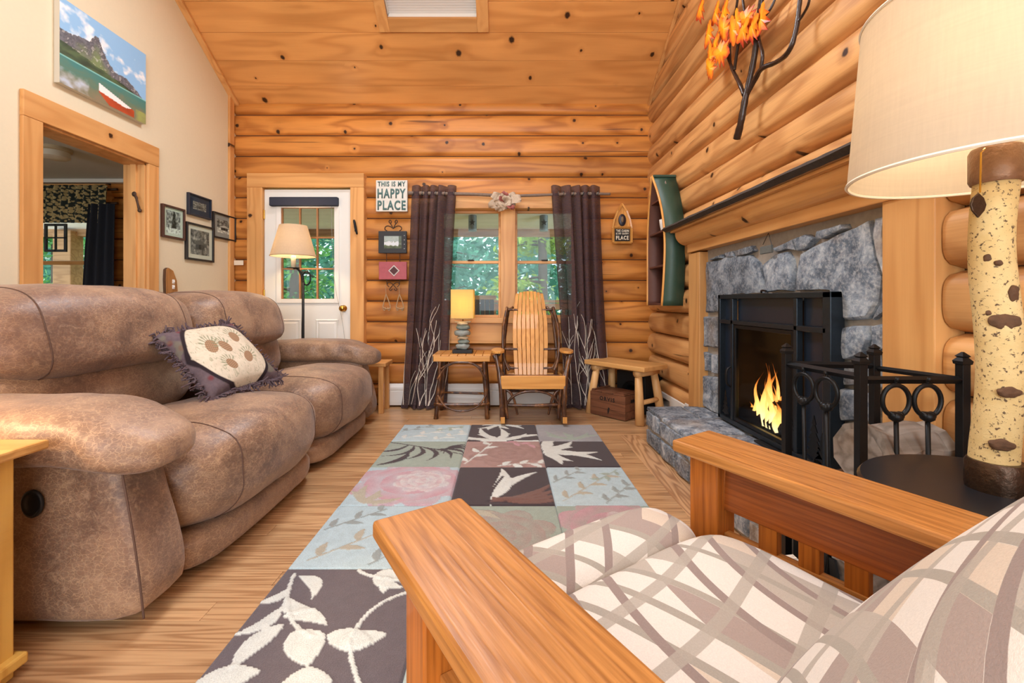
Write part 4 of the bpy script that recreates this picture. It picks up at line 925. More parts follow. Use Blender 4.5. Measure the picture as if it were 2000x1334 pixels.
for r in range(5):
    for c in range(3):
        x0, x1, y1, y0 = XS[c], XS[c+1], YS[r], YS[r+1]; res = .005 if r > 2 else .007
        nu, nv = int((x1-x0)/res), int((y1-y0)/res); uu, vv = np.meshgrid(np.linspace(0, 1, nu+1), np.linspace(0, 1, nv+1)); col, ht = panel(r, c, uu, vv)   # v=0 at far edge
        edge = np.minimum(np.minimum(uu*(x1-x0), (1-uu)*(x1-x0)), np.minimum(vv*(y1-y0), (1-vv)*(y1-y0))); ht = ht+.012-.004*(edge < .004); rim = (edge <= 1e-9); ht[rim] = 0.002
        co = np.stack([x0+uu*(x1-x0)+.05, y1-vv*(y1-y0)-2.3, ht], -1).reshape(-1, 3)
        idx = np.arange((nu+1)*(nv+1)).reshape(nv+1, nu+1); q = np.stack([idx[:-1, :-1], idx[1:, :-1], idx[1:, 1:], idx[:-1, 1:]], -1).reshape(-1, 4)
        me = bpy.data.meshes.new('panel'); me.vertices.add(len(co)); me.vertices.foreach_set('co', co.ravel()); me.loops.add(q.size); me.loops.foreach_set('vertex_index', q.ravel().astype(np.int32))
        me.polygons.add(len(q)); me.polygons.foreach_set('loop_start', np.arange(0, q.size, 4, dtype=np.int32)); me.update()
        ca = me.color_attributes.new('pile', 'FLOAT_COLOR', 'POINT'); ca.data.foreach_set('color', np.concatenate([col.reshape(-1, 3), np.ones((len(co), 1))], 1).astype(np.float32).ravel())
        mk('panel', me, rm.m, rug, True)
# ---------------------------------------------------------------- mission recliner in the foreground
OAK = dict(grain=(.8, 30.0), rings=6, amp=.28, rough=.34, fine=1.7, rndv=.04, coat=.15)
M['oak_y'] = wood('oak_along_y', 'BE8244', '7E4A1C', 'YX', 0, .03, **OAK)
M['oak_z'] = wood('oak_along_z', 'B96C28', '7C3F14', 'ZX', 0, .03, **OAK)
M['oak_x'] = wood('oak_along_x', 'B96C28', '7C3F14', 'XZ', 0, .03, **OAK)
M['oak_panel'] = wood('oak_panel', 'A65A24', '6B3312', 'YZ', 0, .03, **OAK)
def fabric():
    b = NB('arc_weave_fabric'); co = b.co('UV'); S = b.sep(co); n = b.noise(b.co(), 420, 2, .7)
    x = b.ma('MULTIPLY', S[0], 1.0); y = S[1]
    def arcs(cx, cy, per, wid, wob):
        dx = b.ma('SUBTRACT', x, cx); dy = b.ma('SUBTRACT', y, cy)
        d = b.ma('SQRT', b.ma('ADD', b.ma('MULTIPLY', dx, dx), b.ma('MULTIPLY', dy, dy))); d = b.ma('ADD', d, b.ma('MULTIPLY', b.noise(co, 2.2, 1, .5), wob))
        m = b.ma('FRACT', b.ma('DIVIDE', d, per)); cell = b.ma('FLOOR', b.ma('DIVIDE', d, per))
        return b.ma('MULTIPLY', b.mr(m, 0, .01), b.mr(m, wid, wid+.01, 1, 0)), cell
    m1, c1 = arcs(-.35, -.25, .078, .24, .05); m2, c2 = arcs(1.05, -.15, .088, .22, .05); m3, c3 = arcs(.3, 1.5, .12, .2, .04)
    def hsh(a, k): return b.ma('FRACT', b.ma('MULTIPLY', b.ma('SINE', b.ma('MULTIPLY_ADD', a, 12.9898, k)), 437.58))
    h = hsh(b.ma('ADD', b.ma('MULTIPLY', c1, 3.1), b.ma('MULTIPLY', c2, 7.7)), 1.3)
    col = b.ramp(h, [(0, hexc('DCD8CF')), (.45, hexc('DCD8CF')), (.46, hexc('CFC2B0')), (.66, hexc('CFC2B0')), (.67, hexc('B2ABA0')), (.84, hexc('B2ABA0')), (.85, hexc('A2948C')), (1, hexc('A2948C'))], 'CONSTANT')
    col = b.mix(b.ma('MULTIPLY', m1, b.mr(hsh(c1, 4.0), .25, .26)), col, hexc('A39E93')); col = b.mix(b.ma('MULTIPLY', m2, b.mr(hsh(c2, 2.0), .3, .31)), col, hexc('93857F')); col = b.mix(b.ma('MULTIPLY', m3, .85), col, hexc('A8A297'))
    hs = b.new('ShaderNodeHueSaturation'); b.set(hs.inputs['Color'], col); b.set(hs.inputs['Value'], b.ma('MULTIPLY_ADD', n, .3, .82))
    b.fin(hs.outputs[0], .92, 0, .15, sheen=.15); b.bump(n, .35, .002); return b.m
M['fabric'] = fabric()
def uv_from(o, fn):
    me = o.data; l = me.uv_layers.new(name='UVMap'); d = l.data
    for lp in me.loops: d[lp.index].uv = fn(me.vertices[lp.vertex_index].co)
mc = tag(empty('mission_recliner', (-.2018, .674, 0), math.radians(33)), 'oak mission recliner with pale arc patterned cushions', 'armchair')
Wc, AW, Lc = .873, .152, .88
SLP = .045
def armz(y, z): return z+SLP*y      # arms fall slightly toward the back
for x0 in (0, Wc-AW):
    vs = [(x, y_, armz(y_, z)) for z in (.624, .652) for y_ in (-Lc, 0) for x in (x0, x0+AW)]
    MB().add(vs, [(0, 2, 3, 1), (4, 5, 7, 6), (0, 1, 5, 4), (1, 3, 7, 5), (3, 2, 6, 7), (2, 0, 4, 6)]).build('arm', M['oak_y'], mc, bevel=.006)
for xs, inner in ((.045, .115), (Wc-.115, Wc-.045)):
    for y0 in (-.095, -.80):
        box('post', (xs, y0, 0), (inner, y0+.072, armz(y0, .624)), M['oak_z'], mc, .004)
    xm = (xs+inner)/2
    vs = [(x, y_, z) for (y_, zb) in ((-.095, .505), (-.73, .49)) for z in (zb, armz(y_, .624)) for x in (xm-.011, xm+.011)]
    MB().add(vs, [(0, 1, 3, 2), (4, 6, 7, 5), (0, 4, 5, 1), (1, 5, 7, 3), (3, 7, 6, 2), (2, 6, 4, 0)]).build('side_panel', M['oak_panel'], mc, bevel=.002)
    box('side_rail', (xm-.011, -.73, .412), (xm+.011, -.095, .452), M['oak_x'] if 0 else M['oak_y'], mc, .002)
    box('lower_rail', (xm-.013, -.73, .16), (xm+.013, -.095, .24), M['oak_y'], mc, .003)
    for k in range(7):
        y_ = -.19-k*.078; box('slat', (xm-.009, y_-.019, .235), (xm+.0125, y_+.019, .508), M['oak_z'], mc, .002)
    MB().prism([(xm-.012, -.1, .615), (xm-.012, -.05, .615), (xm-.012, -.095, .5)], (.024, 0, 0)).build('corbel', M['oak_z'], mc, bevel=.002)
box('front_rail', (.1, -.085, .2), (Wc-.1, -.06, .36), M['oak_x'], mc, .004); box('rear_rail', (.1, -.79, .2), (Wc-.1, -.765, .36), M['oak_x'], mc, .004)
def cush(name, x, y_, z, n, p, fn, uvf):
    c = [(a[0]+a[1])/2 for a in (x, y_, z)]; h = [(a[1]-a[0])/2 for a in (x, y_, z)]
    o = MB().soft(c, h, n, p, fn).build(name, M['fabric'], mc, True); uv_from(o, uvf); return o
def fseat(v, q): return (v.x, v.y, v.z+.010*(1-((v.x-.4365)/.28)**2)*(1 if v.z > .4 else 0)+.012*ss(-.4, -.14, v.y)+.003*mnoise.noise(v*7))
cush('seat_cushion', (.15, .723), (-.66, -.112), (.345, .490), 26, 9, fseat, lambda c: (c.x*1.15, c.y*1.15+.3))
cush('front_roll', (.15, .723), (-.125, .105), (.30, .518), 24, 3.4, lambda v, q: (v.x, v.y, v.z-.05*ss(0.0, .09, v.y)+.004*mnoise.noise(v*7)), lambda c: (c.x*1.15, (c.y-(.5-c.z)*.6)*1.15+.33))
BK = math.radians(36)
def fback(v, q):
    z = v.z; t = (v.x-.4365)/.30
    y_ = v.y+.045*(1-t*t)*(1 if q.y > 0 else .3)
    zz = z-.46; return (v.x, y_*1-.495-zz*math.sin(BK), .452+zz*math.cos(BK)+.006*mnoise.noise(v*6))
cush('back_cushion', (.135, .738), (-.11, .11), (.46, 1.02), 24, 3.2, fback, lambda c: (c.x*1.25+.2, (c.z-c.y*.6)*1.25-.4))
for xx in (.2, .36, .52, .66): box('back_slat', (xx-.025, -.80, .3), (xx+.025, -.78, .95), M['oak_z'], mc, .003, Matrix.Translation((0, -.78, .3)) @ Matrix.Rotation(BK, 4, 'X') @ Matrix.Translation((0, .78, -.3)))
# ---------------------------------------------------------------- twig rocker
def twig_mat():
    b = NB('hickory_twig'); co = b.co(); n = b.noise(b.vm('MULTIPLY', co, (16, 16, 7)), 1.6, 4, .6); c = b.ramp(n, [(.3, hexc('2E1A10')), (.5, hexc('50301C')), (.62, hexc('7A4E2A')), (.72, hexc('C08A50'))])
    b.fin(c, .38, 0, .5, .3); b.bump(n, .4, .004); return b.m
M['twig'] = twig_mat()
M['slat'] = wood('honey_slat', 'DDA055', 'BD7C38', 'ZX', 0, .03, (.6, 10), 6, .45, .3, .4, rndv=.06, coat=.3)
M['slat_x'] = wood('honey_board', 'DDA055', 'BD7C38', 'XZ', .8, .03, (.6, 8), 6, .45, .3, .4, rndv=.06, coat=.3)
M['seat_slat'] = wood('worn_seat_slat', '8F6A58', '6A4A3C', 'XY', 0, .03, (.6, 10), 6, .45, .3, .4, rndv=.08, coat=.2)
rk = tag(empty('rocking_chair', (.228, 3.72, 0)), 'bent twig rocking chair with honey coloured slatted back', 'rocking chair')
rt = random.Random(4)
def twig(name, pts, r=.014, sm=2, par=rk): 
    return MB().tube([Vector(p)+Vector((rt.uniform(-.004, .004), rt.uniform(-.004, .004), 0)) for p in pts], r if hasattr(r, '__len__') else [r*rt.uniform(.9, 1.15) for _ in pts], 8, smooth=sm, jit=.1).build(name, M['twig'], par, True)
for sx in (-1, 1):
    x = sx*.24
    ro = MB(); vs = []
    for k in range(13):
        yy = -.30+k*.056; zz = .012+.30*(yy-.02)**2
        vs += [(x-.016, yy, zz), (x+.016, yy, zz), (x+.016, yy, zz+.045), (x-.016, yy, zz+.045)]
    fs = [(0, 1, 2, 3)[::-1], tuple(48+k for k in range(4))]
    for k in range(12):
        for j in range(4): fs.append((k*4+j, k*4+(j+1) % 4, k*4+4+(j+1) % 4, k*4+4+j))
    MB().add(vs, fs).build('rocker', M['twig'], rk, bevel=.003)
    box('rocker_tip', (x-.017, -.306, .040), (x+.017, -.300, .088), M['slat'], rk, .002)
    twig('front_leg', [(x, -.21, .04), (x+sx*.01, -.225, .25), (x+sx*.02, -.2, .40), (x+sx*.06, -.17, .56)], .02)
    twig('front_leg', [(x-sx*.035, -.2, .05), (x-sx*.02, -.215, .3), (x+sx*.025, -.19, .45), (x+sx*.075, -.17, .555)], .014)
    twig('rear_leg', [(x*.93, .17, .05), (x*.95, .18, .35), (x*.98, .21, .6), (x*.9, .26, .78), (x*.84, .27, .91)], .018)
    twig('side_hoop', [(x*.8, .0, .40), (x*1.0, .03, .52), (x*1.0, .12, .75), (x*.84, .22, .93)], .013)
    twig('side_hoop', [(x*.62, .3, .93), (x*.8, .26, .90), (x*1.02, .16, .70), (x*.98, .06, .50), (x*.75, .05, .42)], .010)
    twig('arm_brace', [(x*.5, -.19, .08), (x*.62, -.215, .2), (x*.75, -.21, .27), (x*.98, -.2, .29)], .010)
    twig('arm_rail', [(x*1.15, -.16, .553), (x*1.1, .0, .555), (x*.95, .2, .565)], .014)
    ap = []
    for k in range(16):
        a = 2*PI*k/16; ap.append((x*1.17+.055*math.cos(a), -.10+.11*math.sin(a)*(1 if math.sin(a) < 0 else 1.7), .566))
    MB().prism(ap, (0, 0, .02)).build('arm_rest', M['slat_x'], rk, bevel=.004)
    twig('stretcher', [(x, -.2, .17), (x, .17, .19)], .012)
box('seat_front', (-.255, -.235, .29), (.255, -.215, .395), M['slat_x'], rk, .006); box('seat_rear', (-.2, .12, .29), (.2, .14, .36), M['slat_x'], rk, .004)
for k in range(9): 
    y_ = -.205+k*.038; box('seat_slat', (-.25+.005*k, y_-.017, .375-.0045*k), (.25-.005*k, y_+.017, .388-.0045*k), M['seat_slat'], rk, .003)
for sx in (-1, 1): box('seat_side', (sx*.245-.012, -.22, .29), (sx*.245+.012, .13, .37), M['slat_x'], rk, .004)
NS = 8
for k in range(NS):
    s = (k-(NS-1)/2)/((NS-1)/2); vs = []
    prof = [(.31, .128, .0), (.45, .135, .03), (.62, .143, .075), (.8, .143, .13), (.95, .13, .185), (1.03, .119, .215), (1.075-.02*s*s, .114, .235)]
    for z, hw, yy in prof:
        hw2 = hw*1.02; xx = s*hw2*.93; w = hw2*.93/(NS-1)*.88; yo = .055+yy+.018*s*s
        vs += [(xx-w, yo, z), (xx+w, yo, z), (xx+w, yo+.009, z), (xx-w, yo+.009, z)]
    fs = [(0, 1, 2, 3)[::-1], tuple(4*(len(prof)-1)+j for j in range(4))]
    for i in range(len(prof)-1):
        for j in range(4): fs.append((i*4+j, i*4+(j+1) % 4, i*4+4+(j+1) % 4, i*4+4+j))
    MB().add(vs, fs).build('back_slat', M['slat'], rk, bevel=.002)
for z, y_, w in ((.90, .255, .21), (.56, .145, .27), (.40, .11, .22)): twig('back_rail', [(-w, y_-.01, z+.01), (0, y_, z), (w, y_-.01, z+.01)], .012)
twig('front_stretcher', [(-.24, -.2, .16), (0, -.215, .155), (.24, -.2, .165)], .012); twig('rear_stretcher', [(-.22, .17, .2), (0, .18, .19), (.22, .17, .2)], .012)
twig('under_hoop', [(-.24, -.2, .1), (-.17, -.22, .24), (0, -.225, .285), (.17, -.22, .24), (.24, -.2, .1)], .010)
# ---------------------------------------------------------------- twig side table and stacked stone lamp
st = tag(empty('twig_table', (-.355, 3.85, 0)), 'small slatted twig side table beside the rocking chair', 'side table')
for k in range(7):
    x = -.208+k*.0695; box('top_slat', (x-.033, -.17, .525), (x+.033, .17, .538), M['slat_x'], st, .003)
for y_ in (-.172, .160): box('apron', (-.235, y_, .482), (.235, y_+.014, .525), M['slat_x'], st, .003)
for x in (-.235, .223): box('apron', (x, -.158, .482), (x+.012, .160, .525), M['slat_x'], st, .003)
for sx in (-1, 1):
    for sy in (-1, 1): twig('leg', [(sx*.215, sy*.15, 0), (sx*.2, sy*.145, .2), (sx*.19, sy*.14, .36), (sx*.185, sy*.14, .5)], [.019, .02, .018, .019], 1, st)
    twig('side_stretcher', [(sx*.205, -.15, .13), (sx*.2, .15, .15)], .011, 1, st)
    twig('brace', [(sx*.2, -.16, .33), (sx*.14, -.165, .44), (sx*.05, -.16, .475)], .008, 2, st)
twig('stretcher', [(-.235, -.16, .125), (0, -.165, .12), (.235, -.16, .128)], .013, 1, st); twig('stretcher', [(-.21, .15, .16), (.21, .15, .15)], .011, 1, st)
twig('front_hoop', [(-.2, -.165, .2), (-.14, -.17, .1), (0, -.17, .06), (.14, -.17, .1), (.2, -.165, .2)], .009, 2, st)
twig('front_hoop', [(-.17, -.165, .42), (-.1, -.17, .47), (0, -.17, .478), (.1, -.17, .47), (.17, -.165, .42)], .008, 2, st)
sl = tag(empty('stone_lamp', (-.358, 3.83, .538)), 'stacked stone table lamp with square yellow shade on the twig table', 'lamp')
box('base', (-.085, -.065, 0), (.085, .065, .03), M['blackm'], sl, .004)
MB().lathe([(.006, .03), (.006, .33)], 8).build('rod', M['brass'], sl)
rz = .03; rq = random.Random(9); sc_ = [plain('river_stone_grey', '8E958F', .6, var=.25, vs=30), plain('river_stone_green', '76837C', .6, var=.25, vs=30), plain('river_stone_tan', 'B9A88A', .6, var=.2, vs=30)]
for k, h in enumerate((.05, .035, .03, .055, .04, .025)):
    w = rq.uniform(.05, .07); MB().soft((rq.uniform(-.008, .008), 0, rz+h/2), (w, w*.75, h/2+.002), 8, 2.6, lambda v, q: v+Vector(q)*.008*mnoise.noise(v*40)).build('stone', sc_[k % 3], sl, True); rz += h
for z in (.262, .288): box('shade_ring', (-.07, -.02, z), (.07, .02, z+.013), sc_[2], sl, .004)
ysh = shade_mat('yellow_shade', 'F1DE9A'); sq = MB(); a, b_, t = .095, .075, .003
for s in (-1, 1): sq.box((-a, s*b_-t/2, .30), (a, s*b_+t/2, .545)); sq.box((s*a-t/2, -b_, .30), (s*a+t/2, b_, .545))
sq.build('shade', ysh, sl)
light('stone_lamp_bulb', 'POINT', (-.358, 3.83, .96), 1.6, WARM, .03)
# ---------------------------------------------------------------- corner bench, crate, subwoofer
bn = tag(empty('log_bench', (1.03, 3.80, 0), math.radians(-52)), 'small pine log bench set across the corner', 'bench')
M['bench'] = wood('bench_pine', 'D9A768', 'BC8648', 'XY', 1.4, .04, (.6, 6), 6, .4, .35, .25, rndv=.03)
M['bench_z'] = wood('bench_pine_leg', 'DDB077', 'C08E52', 'ZX', 1.4, .05, (.6, 6), 6, .4, .4, .25, rndv=.05)
box('bench_top', (-.31, -.165, .425), (.31, .165, .465), M['bench'], bn, .008)
for x in (-.22, .22): MB().tube([(x, -.14, .405), (x, .14, .405)], .034, 12).build('cleat', M['bench_z'], bn, True)
for sx in (-1, 1):
    for sy in (-1, 1): MB().tube([(sx*.26, sy*.15, 0), (sx*.24, sy*.13, .2), (sx*.215, sy*.105, .40)], [.036, .034, .028], 14).build('leg', M['bench_z'], bn, True)
    MB().tube([(sx*.245, -.13, .17), (sx*.245, .13, .17)], .02, 10).build('stretcher', M['bench_z'], bn, True)
cr = tag(empty('wooden_crate', (.96, 3.82, 0), math.radians(-48)), 'dark stained wooden crate with black lettering under the bench', 'crate')
M['crate'] = wood('crate_wood', '7B5038', '4E2F20', 'XZ', 1.0, .03, (.8, 8), 6, .5, .5, .4, rndv=.12)
# place so that the near corner lands at the front
cr.location = (.985-.175*math.cos(math.radians(-48))+.12*math.cos(math.radians(42)), 3.61-.175*math.sin(math.radians(-48))+.12*math.sin(math.radians(42)), 0)
for k in range(3):
    z0 = .006+k*.066
    box('front_board', (-.175, -.12, z0), (.175, -.108, z0+.0645), M['crate'], cr, .002); box('rear_board', (-.175, .108, z0), (.175, .12, z0+.0645), M['crate'], cr, .002)
    for sx in (-1, 1): box('end_board', (sx*.175-.012*(sx > 0), -.108, z0), (sx*.175+.012*(sx < 0), .108, z0+.0645), M['crate'], cr, .002)
for k in range(3): box('lid_board', (-.165+k*.111, -.118, .204), (-.057+k*.111, .118, .214), M['crate'], cr, .002)
for x in (-.16, .13): box('lid_batten', (x, -.118, .214), (x+.03, .118, .224), M['crate'], cr, .002)
box('hand_hole', (.1745, -.04, .14), (.1762, .04, .165), M['blackm'], cr, 0)
lam = plain('stencil_ink', '1E1511', .8)
Mt_ = Matrix.Translation((-.0, -.1215, .155)) @ Matrix.Rotation(PI/2, 4, 'X'); text_mesh('ORVIS', .045, Mt_, lam, 'lettering', cr, spacing=1.3, bold=.0012)
MB().box((-.045, -.1213, .112), (.05, -.1206, .116)).build('worn_stencil', M['crate'], cr)
MB().prism([(.012, -.1212, .09), (.026, -.1212, .085), (.02, -.1212, .05), (.008, -.1212, .03), (.004, -.1212, .06)], (0, -.0008, 0)).build('fish_mark', lam, cr)
sw = tag(empty('speaker_box', (1.22, 4.0, 0), math.radians(-52)), 'black boxy subwoofer on the floor behind the bench', 'speaker')
box('cabinet', (-.15, -.13, .02), (.15, .13, .36), M['blackm'], sw, .006)
for a in (-.12, .12): box('foot', (a-.015, -.1, 0), (a+.015, .1, .02), M['blackm'], sw, 0)
MB().lathe([(.09, 0), (.085, .006), (.05, .0), (.02, -.012)], 24, TR((0, -.131, .19), rx=PI/2)).build('cone', M['black'], sw, True)
# ---------------------------------------------------------------- round black side table with birch log lamp
rtb = tag(empty('round_side_table', (1.02, .852, 0)), 'round black metal side table beside the recliner', 'side table')
bt = plain('black_enamel', '1E2126', .3, .2, var=.2, vs=70)
MB().lathe([(.0, .578), (.255, .578), (.266, .583), (.268, .592), (.262, .6), (0, .6)], 56, cap=False).build('table_top', bt, rtb, True, auto=.6)
MB().lathe([(.018, .02), (.018, .58)], 14).build('stem', M['black'], rtb, True)
for k in range(3):
    a = k*2*PI/3+.4; MB().tube([(0, 0, .12), (math.cos(a)*.12, math.sin(a)*.12, .05), (math.cos(a)*.22, math.sin(a)*.22, .012)], .011, 8, smooth=1).build('leg', M['black'], rtb, True)
LXY = (1.005, .905)
bl = tag(empty('birch_lamp', (LXY[0], LXY[1], .60)), 'birch log table lamp with big cream drum shade', 'lamp')
def birch():
    b = NB('birch_bark'); co = b.co(); S = b.sep(co); th = b.ma('ARCTAN2', S[1], S[0]); v = b.comb(b.ma('MULTIPLY', th, 3), 0, b.ma('MULTIPLY', S[2], 90)); n = b.noise(v, 1.2, 4, .7, .3); n2 = b.noise(co, 14, 4, .6)
    c = b.mix(n2, hexc('BE9E5E'), hexc('E2CC98')); c = b.mix(b.mr(n, .57, .62), c, hexc('5A4634'))
    b.fin(c, .7, 0, .3); b.bump(b.ma('ADD', n, n2), .35, .004); return b.m
M['birch'] = birch(); hb = plain('hammered_bronze', '4A382B', .35, .8, var=.35, vs=55, bump=.6); kb = plain('bark_scar', '5A3E28', .85, var=.4, vs=60, bump=.7)
MB().lathe([(.046, 0), (.047, .01), (.047, .052), (.043, .06), (.02, .06)], 32).build('base', hb, bl, True, auto=.5)
tk = MB(); vs = []; fs = []; NZ, NA = 40, 28
for i in range(NZ+1):
    z = .06+i/NZ*.575; r0 = .037-.003*(i/NZ); ox = .006*math.sin(i*.16); oy = .004*math.cos(i*.2)
    for k in range(NA):
        a = 2*PI*k/NA; r = r0*(1+.05*mnoise.noise(Vector((math.cos(a)*1.3, math.sin(a)*1.3, z*7)))); vs.append((ox+r*math.cos(a), oy+r*math.sin(a), z))
for i in range(NZ):
    for k in range(NA): fs.append((i*NA+k, i*NA+(k+1) % NA, (i+1)*NA+(k+1) % NA, (i+1)*NA+k))
tk.add(vs, fs).build('trunk', M['birch'], bl, True)
for (th, z, w, h) in ((-2.1, .345, .03, .019), (-2.35, .46, .008, .008), (-1.9, .205, .024, .013), (-2.2, .10, .024, .014), (-2.75, .47, .008, .012), (-2.7, .36, .006, .009), (-1.7, .40, .012, .02)):
    MB().soft((0, 0, 0), (w*.8, h*.8, .006), 8, 2, lambda v, q: v+Vector(q)*.003*mnoise.noise(v*120), TR((.0355*math.cos(th), .0355*math.sin(th), z)) @ Matrix.Rotation(th, 4, 'Z') @ Matrix.Rotation(PI/2, 4, 'Y') @ Matrix.Rotation(PI/2, 4, 'Z')).build('knot', kb, bl, True)
MB().lathe([(.038, .625), (.041, .632), (.041, .69), (.037, .698), (.02, .698)], 32).build('collar', plain('bronze_collar', '8A6A52', .4, .5, var=.3, vs=70, bump=.6), bl, True, auto=.5)
MB().lathe([(.018, .698), (.022, .71), (.017, .725), (.024, .735), (.024, .75), (.01, .765), (.01, .80)], 20).build('socket', M['brass'], bl, True)
for s in (-1, 1):
    MB().lathe([(.009, 0), (.012, .01), (.012, .03), (.008, .035)], 12, TR((s*.045, .0, .72))).build('bulb_socket', M['brass'], bl, True)
    MB().soft((s*.045, 0, .795), (.024, .024, .036), 8, 2.2).build('bulb', plain('frosted_bulb', 'F5EBD8', .4), bl, True)
MB().tube([(-.044, -.02, .69), (-.058, -.025, .68), (-.062, -.027, .60)], .0016, 5).build('pull_chain', M['brass'], bl)
lp = [(0, 0), (.011, -.010), (.016, -.024), (.012, -.036), (0, -.05), (-.012, -.036), (-.016, -.024), (-.011, -.010)]
MB().prism([(-.064+x, -.027, .60+z) for x, z in lp], (0, .004, 0)).build('leaf_pull', hb, bl, bevel=.0015)
SHB = (.242, .216, .652, 1.0)
sh = drum(*SHB, 72).build('shade', M['shade'], bl, True, auto=.6)
for r, z in ((SHB[0], SHB[2]), (SHB[1], SHB[3])): MB().tube([(r*math.cos(2*PI*k/72), r*math.sin(2*PI*k/72), z) for k in range(72)], .004, 6, close=True).build('shade_trim', plain('shade_tape', 'E4DAC6', .8), sh)
for k in range(3):
    a = 2*PI*k/3+.5; MB().tube([(0, 0, .90), (.2*math.cos(a), .2*math.sin(a), .93)], .002, 5).build('spider', M['brass'], bl)
light('birch_lamp_bulb', 'POINT', (LXY[0], LXY[1], 1.43), 6.5, (1.0, .84, .62), .05)
# ---------------------------------------------------------------- floor lamp behind the sofa
fx, fy = P(592, 600, 3.88).x, 3.88
fl_ = tag(empty('floor_lamp', (fx, fy, 0)), 'black iron floor lamp with hanging candle arm and cream shade', 'floor lamp')
MB().lathe([(.14, 0), (.14, .012), (.05, .025), (.014, .04)], 28).build('base', M['black'], fl_, True, auto=.6)
MB().tube([(0, 0, .03), (0, 0, 1.17)], .0115, 10).build('pole', M['black'], fl_, True)
sx_ = P(573, 500, 3.88).x-fx
MB().tube([(0, 0, 1.15), (-.01, 0, 1.22), (sx_*.6, 0, 1.275), (sx_, 0, 1.27)], [.012, .012, .009, .008], 8, smooth=2).build('arm', M['black'], fl_, True)
pts = [(0.03+.035*math.cos(a), 0, 1.185+.06*math.sin(a)) for a in [k*PI/8-PI*.9 for k in range(17)]]
MB().tube(pts, .007, 8).build('scroll', M['black'], fl_, True)
MB().lathe([(.052, 0), (.056, .004), (.05, .008), (.012, .01)], 24, TR((sx_, 0, 1.272))).build('drip_pan', M['black'], fl_, True)
MB().lathe([(.0195, .01), (.0195, .11), (.012, .112)], 16, TR((sx_, 0, 1.272))).build('candle_sleeve', plain('candle_wax', 'F1E4C4', .5), fl_, True)
fs_sh = drum(.186, .113, 1.375, 1.645, 48); o = fs_sh.build('shade', M['shade'], fl_, True, M=Matrix.Translation((sx_, 0, 0)), auto=.6)
MB().tube([(.186*math.cos(2*PI*k/48), .186*math.sin(2*PI*k/48), 1.377) for k in range(48)], .003, 6, close=True).build('shade_trim', plain('shade_tape_tan', 'A88F6C', .8), o)
MB().tube([(.012, 0, 1.1), (-.012, .01, .95), (-.02, .012, .7), (-.012, .01, .35)], .0022, 5, smooth=2).build('power_cord', M['blackm'], fl_)
light('floor_lamp_bulb', 'POINT', (fx+sx_, fy, 1.50), 8, WARM, .04)
# ---------------------------------------------------------------- fireplace tool stand
ts = tag(empty('tool_stand', (1.16, 1.41, 0)), 'black iron fireplace tool stand with four posts near the birch lamp', 'tool stand')
tp = {'a': (.985, 1.545), 'b': (1.03, 1.28), 'c': (1.262, 1.51), 'd': (1.325, 1.28)}
def tl_(x, y_): return (x-1.16, y_-1.41)
for k, (x, y_) in tp.items():
    u, v = tl_(x, y_); box('post', (u-.0115, v-.0115, 0), (u+.0115, v+.0115, .805), M['black'], ts, .001)
    MB().lathe([(.012, .80), (.020, .803), (.022, .812), (.012, .822), (.017, .826), (.003, .838)], 4, TR((u, v, 0), rz=PI/4)).build('finial', M['black'], ts)
def rail(k1, k2, z, r=.007):
    a, b_ = tl_(*tp[k1]), tl_(*tp[k2]); MB().tube([(a[0], a[1], z), (b_[0], b_[1], z)], r, 4).build('rail', M['black'], ts)
rail('a', 'b', .765, .011); rail('b', 'd', .757, .011); rail('a', 'c', .765, .011); rail('c', 'd', .757, .009)
for z in (.06,): rail('a', 'b', z); rail('b', 'd', z); rail('a', 'c', z); rail('c', 'd', z)
box('log_grate', (-.16, -.12, .05), (.16, .12, .06), M['black'], ts, 0)
def tool(pos, kind, label):
    t = tag(empty('fireplace_tool', (pos[0], pos[1], .757)), label, 'fireplace tool', 'iron fireplace tools'); t.rotation_euler = (0, 0, pos[2])
    MB().tube([(.0, -.016, .0), (0, -.02, .014), (0, -.012, -.008), (0, -.016, -.014)], .0045, 6, smooth=1).build('hook', M['black'], t, True)
    pts = []
    for k in range(28):
        a = PI/2+2*PI*k/28; r = .041*(1-.06*math.cos(a*2)); x = r*math.cos(a); z = -.056+r*math.sin(a)*1.02; pts.append((x, -.014, z))
    MB().tube(pts, .0065, 8, close=True).build('ring_handle', M['black'], t, True)
    MB().lathe([(.008, -.115), (.017, -.108), (.017, -.095), (.008, -.088)], 14, TR((0, -.014, 0))).build('ferrule', M['black'], t, True)
    for s in (-1, 1): MB().soft((s*.011, -.014, -.098), (.009, .012, .012), 6, 2.2).build('scroll_knob', M['black'], t, True)
    MB().tube([(0, -.014, -.09), (.006, -.014, -.4), (.012, -.014, -.62)], .006, 8).build('shaft', M['black'], t, True)
    if kind == 'shovel': MB().grid(lambda a, b_: (.012+(a-.5)*.09, -.014-.02*(a-.5)**2*4+.012, -.55-b_*.13), 6, 4).build('blade', M['black'], t, True)
    elif kind == 'brush':
        for k in range(9): MB().tube([(.012+(k-4)*.004, -.014, -.56), (.012+(k-4)*.011, -.014, -.68)], .006, 5).build('bristle', M['blackm'], t)
    elif kind == 'poker': MB().tube([(.012, -.014, -.6), (.012, -.014, -.68), (.035, -.014, -.665)], [.007, .005, .002], 8).build('tip', M['black'], t, True)
    else:
        for s in (-1, 1): MB().tube([(.008, -.014, -.3), (.012+s*.03, -.014, -.5), (.012+s*.006, -.014, -.67)], .005, 6, smooth=1).build('jaw', M['black'], t, True)
    return t
tool((1.115, 1.275, 0), 'poker', 'iron poker hanging from the rail beside the corner post'); tool((1.205, 1.275, 0), 'tongs', 'iron tongs hanging from the rail beside the birch lamp')
